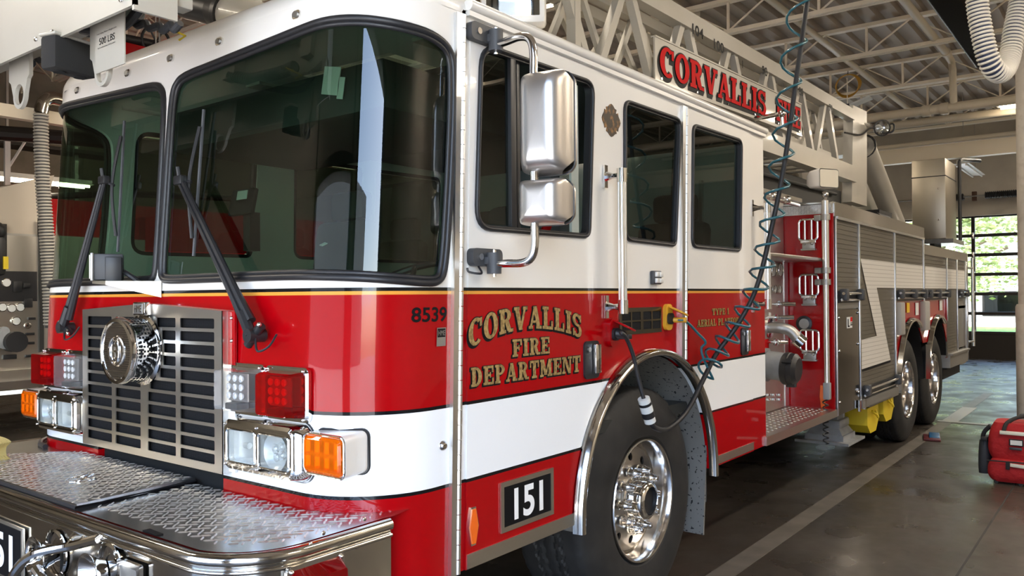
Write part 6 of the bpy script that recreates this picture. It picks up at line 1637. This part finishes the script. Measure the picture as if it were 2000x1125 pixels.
for px, py, w_, h_ in ((33, 560, .09, .12), (51, 558, .07, .05), (54, 592, .09, .10), (61, 622, .08, .03), (58, 652, .09, .03), (58, 670, .09, .03), (57, 695, .09, .03), (18, 697, .14, .05)):
    u, v = e_at(px, py); b = MB(); b.box(ex(u, v, .03), (.03, w_, h_), bev=.004); b.build('control_block', M_BLACK, pnl)
u, v = e_at(22, 667); b = MB(); b.cyl(ex(u, v, 0), ex(u, v, .18), .115, n=24); b.build('inlet_cap', M_BLACK, pnl)
u, v = e_at(5, 664); b = MB(); b.cyl(ex(u, v, 0), ex(u, v, .1), .10, n=20); b.cyl(ex(u, v+.1, .03), ex(u, v+.1, .09), .05, n=12); b.build('valve_body', M_GREYSTEEL, pnl)
u, v = e_at(54, 636); b = MB(); b.lathe([(.04, 0), (.035, .02), (.02, .025), (0, .02)], ex(u, v, .015), (1, 0, 0), 18); b.build('outlet', M_ALU, pnl)
b = MB(); b.box(ex(2.0, .60, .10), (.24, .95, .09)); b.build('running_board', M_TREAD, en)
b = MB(); b.box(ex(1.9, .70, .06), (.12, .9, .12)); b.build('panel_foot', M_STEEL, en)
for y in (.2, 4.9):
    b = MB(); b.cyl(ex(y, .52, -.35), ex(y, .52, -.05), .52, n=32); b.build('wheel', M_TYRE, en)
    b = MB(); b.cyl(ex(y, .52, -2.3), ex(y, .52, -2.0), .52, n=32); b.build('wheel', M_TYRE, en)
# gear on its shoulder: black coat shape and a deck gun
b = MB(); u, v = e_at(3, 500); b.box(ex(u-.05, v, -.02), (.2, .18, .44), bev=.05); b.ball(ex(u-.05, v+.28, -.02), .11); b.build('gear_bag', M_BLACK, en)
b = MB(); u, v = e_at(6, 505); b.box(ex(u, v-.05, .09), (.02, .05, .14)); b.build('gear_tab', M_YELLOW, en)
b = MB(); u, v = e_at(45, 447); b.tube([ex(u-.35, v, -.3), ex(u, v+.02, -.2), ex(u+.25, v+.0, -.15)], .06, 10); b.box(ex(u, v-.03, -.2), (.2, .5, .05)); b.build('deck_gun', mat('dark_maroon', (.06, .012, .012), .6), en)
# red tank top and black hand wheel glimpsed between the basket and the roof
DG = at(300, 105, 'x', -7.6); D0 = Vector(DG)-Vector((0, 0, 0))
b = MB(); q0, q1 = at(243, 122, 'x', -7.6), at(318, 92, 'x', -7.6); b.box(DG-E0+Vector((0, .05, -.28)), (.6, 1.2, .5)); dg = b.build('tank_top', M_RED, en)
c = at(305, 82, 'x', -7.4)-E0; b = MB(); b.tube([c+Vector((.0, .20*math.cos(a*PI/14), .20*math.sin(a*PI/14))) for a in range(28)], .02, 8, True)
for k in range(3): b.tube([c+Vector((0, .2*math.cos(k*PI/3), .2*math.sin(k*PI/3))), c-Vector((0, .2*math.cos(k*PI/3), .2*math.sin(k*PI/3)))], .012, 6)
b.build('hand_wheel', M_BLACK, dg)
b = MB(); b.cyl(c+Vector((-.05, -.6, -.05)), c+Vector((-.05, .1, -.02)), .06, n=12); b.cyl(c+Vector((0, -.1, -.3)), c+Vector((0, .0, 0)), .05, n=10); b.build('valve_arm', M_BLACK, dg)
# dark pipes and ducts high in the left bays
for y_, z_, r_, lab in ((1.2, 3.35, .10, 'dark bent duct high on the far left behind the ribbed hose'), (3.6, 2.75, .05, 'thin dark pipe below the bent duct at the far left')):
    b = MB(); b.tube(catmull([Vector((-12.7, y_-2, z_)), Vector((-11.5, y_-1.2, z_)), Vector((-10.5, y_, z_+.35)), Vector((-9.0, y_+1.2, z_+.4)), Vector((-8.2, y_+3, z_+.4))], 6), r_, 10); tag(b.build('air_duct', M_BRONZE), lab, 'duct')
t = thing('wall_bracket', 'slotted white wall post with a slanting brace at the far left', 'bracket', at(14, 310, 'x', -9.5))
b = MB(); b.box((0, 0, 0), (.05, .07, .75)); b.build('post', M_PAPER, t)
b = MB(); b.tube([Vector((0, .03, -.1)), Vector((0, .26, .33))], .02, 6); b.build('brace', M_PAPER, t)
b = MB(); b.box((0, 0, (ZD-t.location.z+.37)/2), (.03, .03, ZD-t.location.z-.37)); b.build('hanger', M_DULL, t)
# beam, shelf rack on the left
b = MB(); z_ = at(0, 215, 'x', -6.8).z; b.box((-6.8, 3.0, z_), (.12, 9.0, .14)); tag(b.build('hose_track_beam', M_JOIST), 'cream beam carrying the metal duct above the second engine', 'beam')
t = thing('storage_rack', 'dim steel rack against the wall behind the second engine', 'rack', (-11.6, 4.0, 2.2))
for y in (-1.0, .9):
    b = MB(); b.box((0, y-.0, .9), (.06, .06, 2.4)); b.build('upright', M_DULL, t)
for z in (.0, .9, 1.9):
    b = MB(); b.box((0, 0, z), (.5, 3.6, .06)); b.build('shelf', M_BRONZE, t)
fx = at(66, 353, 'x', -10.4); fixture((fx.x, fx.y, fx.z), 1.7, 'lit warm strip light low at the left beyond the grey ribbed hose', 'y')

# ------------------------------------------------------------------ yellow hose coil in the roof, smoke unit
t = thing('hose_coil', 'yellow hose coil hung up in the roof joists', 'hose coil', at(1655, 168, 'y', 13.95)); 
b = MB()
for k in range(4): b.tube([Vector((.20*math.cos(a*PI/16)*(1+.04*k), .02*k, .21*math.sin(a*PI/16)*(1-.04*k)+.012*k)) for a in range(32)], .012, 6, True)
b.build('loops', mat('orange_yellow_hose', (.50, .27, .03), .5), t)
b = MB(); b.tube([Vector((0, .03, .2)), Vector((0, .06, 5.68-t.location.z))], .006, 6); b.build('tie', M_CORD, t)
q = at(1655, 205, 'y', 11.4); t = thing('ceiling_sensor', 'small dark device with white wings under a roof joist above the ladder heel', 'sensor', q)
b = MB(); b.cyl((0, 0, -.25), (0, 0, 0), .09, n=16); b.build('housing', M_BLACK, t)
b = MB(); b.box((-.16, 0, .02), (.3, .2, .03), Matrix.Rotation(.2, 3, 'Y')); b.box((.2, 0, .02), (.3, .2, .03), Matrix.Rotation(-.3, 3, 'Y')); b.build('wing', M_PAPER, t)
b = MB(); b.cyl((0, 0, 0), (0, .0, .42), .006, n=6); b.build('stem', M_JOIST, t)

# ------------------------------------------------------------------ red kit bag by the column
bg = thing('kit_bag', 'red equipment bag with silver bands standing on the floor before the column', 'bag', (2.42, 6.12, 0))
def soft(b, x0, x1, y0, y1, z0, z1, r, taper=.0, n=8):
    rows = []
    for k in range(n+1):
        t = k/n; z = z0+(z1-z0)*t; e = 1-.10*abs(2*t-1)**3; tp = 1-taper*t
        cx, cy = (x0+x1)/2, (y0+y1)/2; hw, hd = (x1-x0)/2*e*tp, (y1-y0)/2*e*tp
        rows.append([(cx+u, cy+v, z+.006*math.sin(9*u+5*v+3*t)) for u, v in rrect(-hw, -hd, hw, hd, r, 5)])
    b.quads(rows, closed=True); b.face(rows[-1]); b.face(rows[0])
b = MB(); soft(b, -.355, .355, -.16, .16, .20, .50, .06, .06); main = b.build('main_compartment', M_BAG, bg, sharp=50)
b = MB(); soft(b, -.345, .355, -.20, .17, .02, .205, .05); b.build('lower_compartment', M_BAG, bg, sharp=50)
b = MB(); b.tube(catmull([Vector((-.345, -.205, .19)), Vector((0, -.212, .197)), Vector((.35, -.205, .19))], 8), .006, 6); b.build('zip', M_WEB, bg)
b = MB(); b.box((-.14, -.168, .425), (.22, .012, .030), bev=.003); b.build('reflective_band', M_REFL, bg)
b = MB(); b.box((-.06, -.208, .165), (.225, .012, .028), Matrix.Rotation(math.radians(3), 3, 'Y'), bev=.003); b.build('reflective_band', M_REFL, bg)
for x in (-.19, .07):
    b = MB(); b.box((x, -.206, .16), (.03, .012, .06), bev=.003); b.build('band_tab', M_WEB, bg)
b = MB(); b.box((-.13, -.168, .35), (.105, .012, .055), bev=.003); nh = b.build('name_holder', M_WEB, bg)
b = MB(); b.box((-.13, -.1755, .35), (.085, .004, .038)); b.build('name_card', M_PAPER, nh)
b = MB(); b.box((-.135, -.168, .30), (.09, .010, .020), bev=.002); b.build('maker_tag', M_GREYPL, bg)
b = MB(); hp_ = catmull([Vector((-.22, -.165, .44)), Vector((-.20, -.13, .50)), Vector((-.12, -.04, .545)), Vector((.0, 0, .555)), Vector((.10, -.02, .53)), Vector((.15, -.12, .50)), Vector((.17, -.165, .45))], 6)
b.tube(hp_, .016, 8); b.build('handle', M_WEB, bg)
b = MB(); b.box((-.04, 0, .555), (.16, .06, .035), bev=.012); b.build('handle_grip', M_GREYPL, bg)
b = MB(); soft(b, -.43, -.33, -.11, .11, .06, .33, .04, .15); b.build('side_pouch', mat('dark_net_pouch', (.03, .032, .036), .6), bg, sharp=50)
b = MB(); b.tube(catmull([Vector((-.33, -.06, .46)), Vector((-.38, -.05, .40)), Vector((-.39, -.05, .34)), Vector((-.36, -.06, .30))], 6), .018, 8); b.box((-.375, -.05, .35), (.05, .16, .03), bev=.01); b.build('shoulder_strap', M_WEB, bg)
for x in (-.28, -.10, .12, .3):
    b = MB(); b.cyl((x, -.18, .018), (x, -.12, .018), .018, n=10); b.build('foot', M_WEB, bg)
bg.scale = (.95, .95, .98)
# small card on the floor
q = at(1820, 857, 'z', 0); t = thing('dust_pan', 'small blue and red object lying on the floor near the rear wheels', 'floor object', (q.x, q.y, 0))
b = MB(); b.box((0, 0, .012), (.16, .34, .02), Matrix.Rotation(.2, 3, 'Z'), bev=.005); b.build('base', mat('dark_red_plastic', (.10, .012, .015), .4), t)
b = MB(); b.box((.02, .02, .032), (.10, .18, .02), Matrix.Rotation(.2, 3, 'Z') @ Matrix.Rotation(.15, 3, 'X'), bev=.006); b.build('blue_top', mat('blue_plastic', (.02, .10, .22), .3), t)

# ------------------------------------------------------------------ outside the back door: pavement, lawn, trees, building
b = MB(); b.box((0, 26.35, -.14), (60, 12.3, .2)); tag(b.build('floor_outside_back', M_APRON), kind='structure')
b = MB(); b.box((0, 36.8, -.13), (90, 8.6, .2)); tag(b.build('lawn', M_GRASS), 'green lawn outside the glass back door', 'lawn', kind='stuff')
b = MB(); b.box((0, 43.8, -.12), (90, 5.4, .2)); tag(b.build('pavement', mat('pale_pavement', (.75, .73, .70), .8)), 'pale pavement strip beyond the lawn', 'pavement')
bd = thing('office_building', 'low pale building with dark windows across the lawn', 'building', (-10, 50.5, 0))
b = MB(); b.box((0, 0, 2.6), (40, 6, 5.2)); b.build('wall', M_OUTWALL, bd)
for k in range(9):
    b = MB(); b.box((-17+k*4.2, -3.02, .95), (3.3, .12, 1.3)); w_ = b.build('window', M_BRONZE, bd)
    b = MB(); b.box((-17+k*4.2, -3.09, .95), (3.1, .02, 1.1)); b.build('pane', M_GLASSD, w_)
b = MB(); b.box((0, -.2, 5.3), (41, 6.8, .3)); b.build('roof', M_BRICK, bd)
def tree(x, y, h, r, label, m, seed, n_=2600, lo=.30):
    rnd = random.Random(seed); t = thing('tree', label, 'tree', (x, y, 0), 'trees beyond the back door')
    b = MB(); b.tube(catmull([Vector((0, 0, -.05)), Vector((.05, 0, h*.2)), Vector((-.05, .05, h*.45)), Vector((0, 0, h*.8))], 5), .2, 10, rfun=lambda i: max(.05, .2-.01*i)); 
    for k in range(7):
        a = k*.9; z = h*(.28+.06*k); b.tube([Vector((0, 0, z)), Vector((r*.35*math.cos(a), r*.35*math.sin(a), z+h*.1)), Vector((r*.75*math.cos(a), r*.75*math.sin(a), z+h*.16))], .06, 6)
    b.build('trunk', M_BARK, t)
    b = MB()
    cl = [Vector((rnd.uniform(-1, 1)*r*.75, rnd.uniform(-1, 1)*r*.75, h*rnd.uniform(lo, .95))) for _ in range(46)]
    for _ in range(n_):
        c = rnd.choice(cl); v = Vector((rnd.gauss(0, 1), rnd.gauss(0, 1), rnd.gauss(0, .8))).normalized()*r*.36*rnd.uniform(.5, 1.05)
        p_ = c+v; s_ = rnd.uniform(.07, .15); q = Vector((rnd.gauss(0, 1), rnd.gauss(0, 1), rnd.gauss(0, 1))).normalized().to_track_quat('Z', 'Y')
        b.face([p_+q @ Vector((-s_, 0, 0)), p_+q @ Vector((0, -s_*.55, 0)), p_+q @ Vector((s_, 0, 0)), p_+q @ Vector((0, s_*.55, 0))])
    b.build('foliage', m, t, fix=False)
    return t
tree(-3.2, 35.5, 7.5, 3.0, 'broad green tree with low branches outside the back door', M_LEAF, 3, 11000, .24)
tree(-11.2, 36, 9, 3.2, 'green tree standing farthest left outside the back door', M_LEAF, 5, 7000)
tree(-6.6, 43.6, 9, 2.8, 'tree with reddish leaves behind the broad green tree', M_LEAFR, 9, 6000, .2)
tree(3.6, 36, 9, 3.0, 'green tree to the right outside the back door', M_LEAF, 7, 7000)
tree(-17.5, 38, 10, 3, 'far green tree in front of the low building', M_LEAF, 11, 5000)
# across the yard in front: unseen building added to shape reflections in glass and chrome
b = MB(); b.box((-12, -38, 5.5), (72, 8, 11)); fb = b.build('office_building', M_BRICK); tag(fb, 'unseen building added across the yard to be mirrored in glass and chrome', 'building')
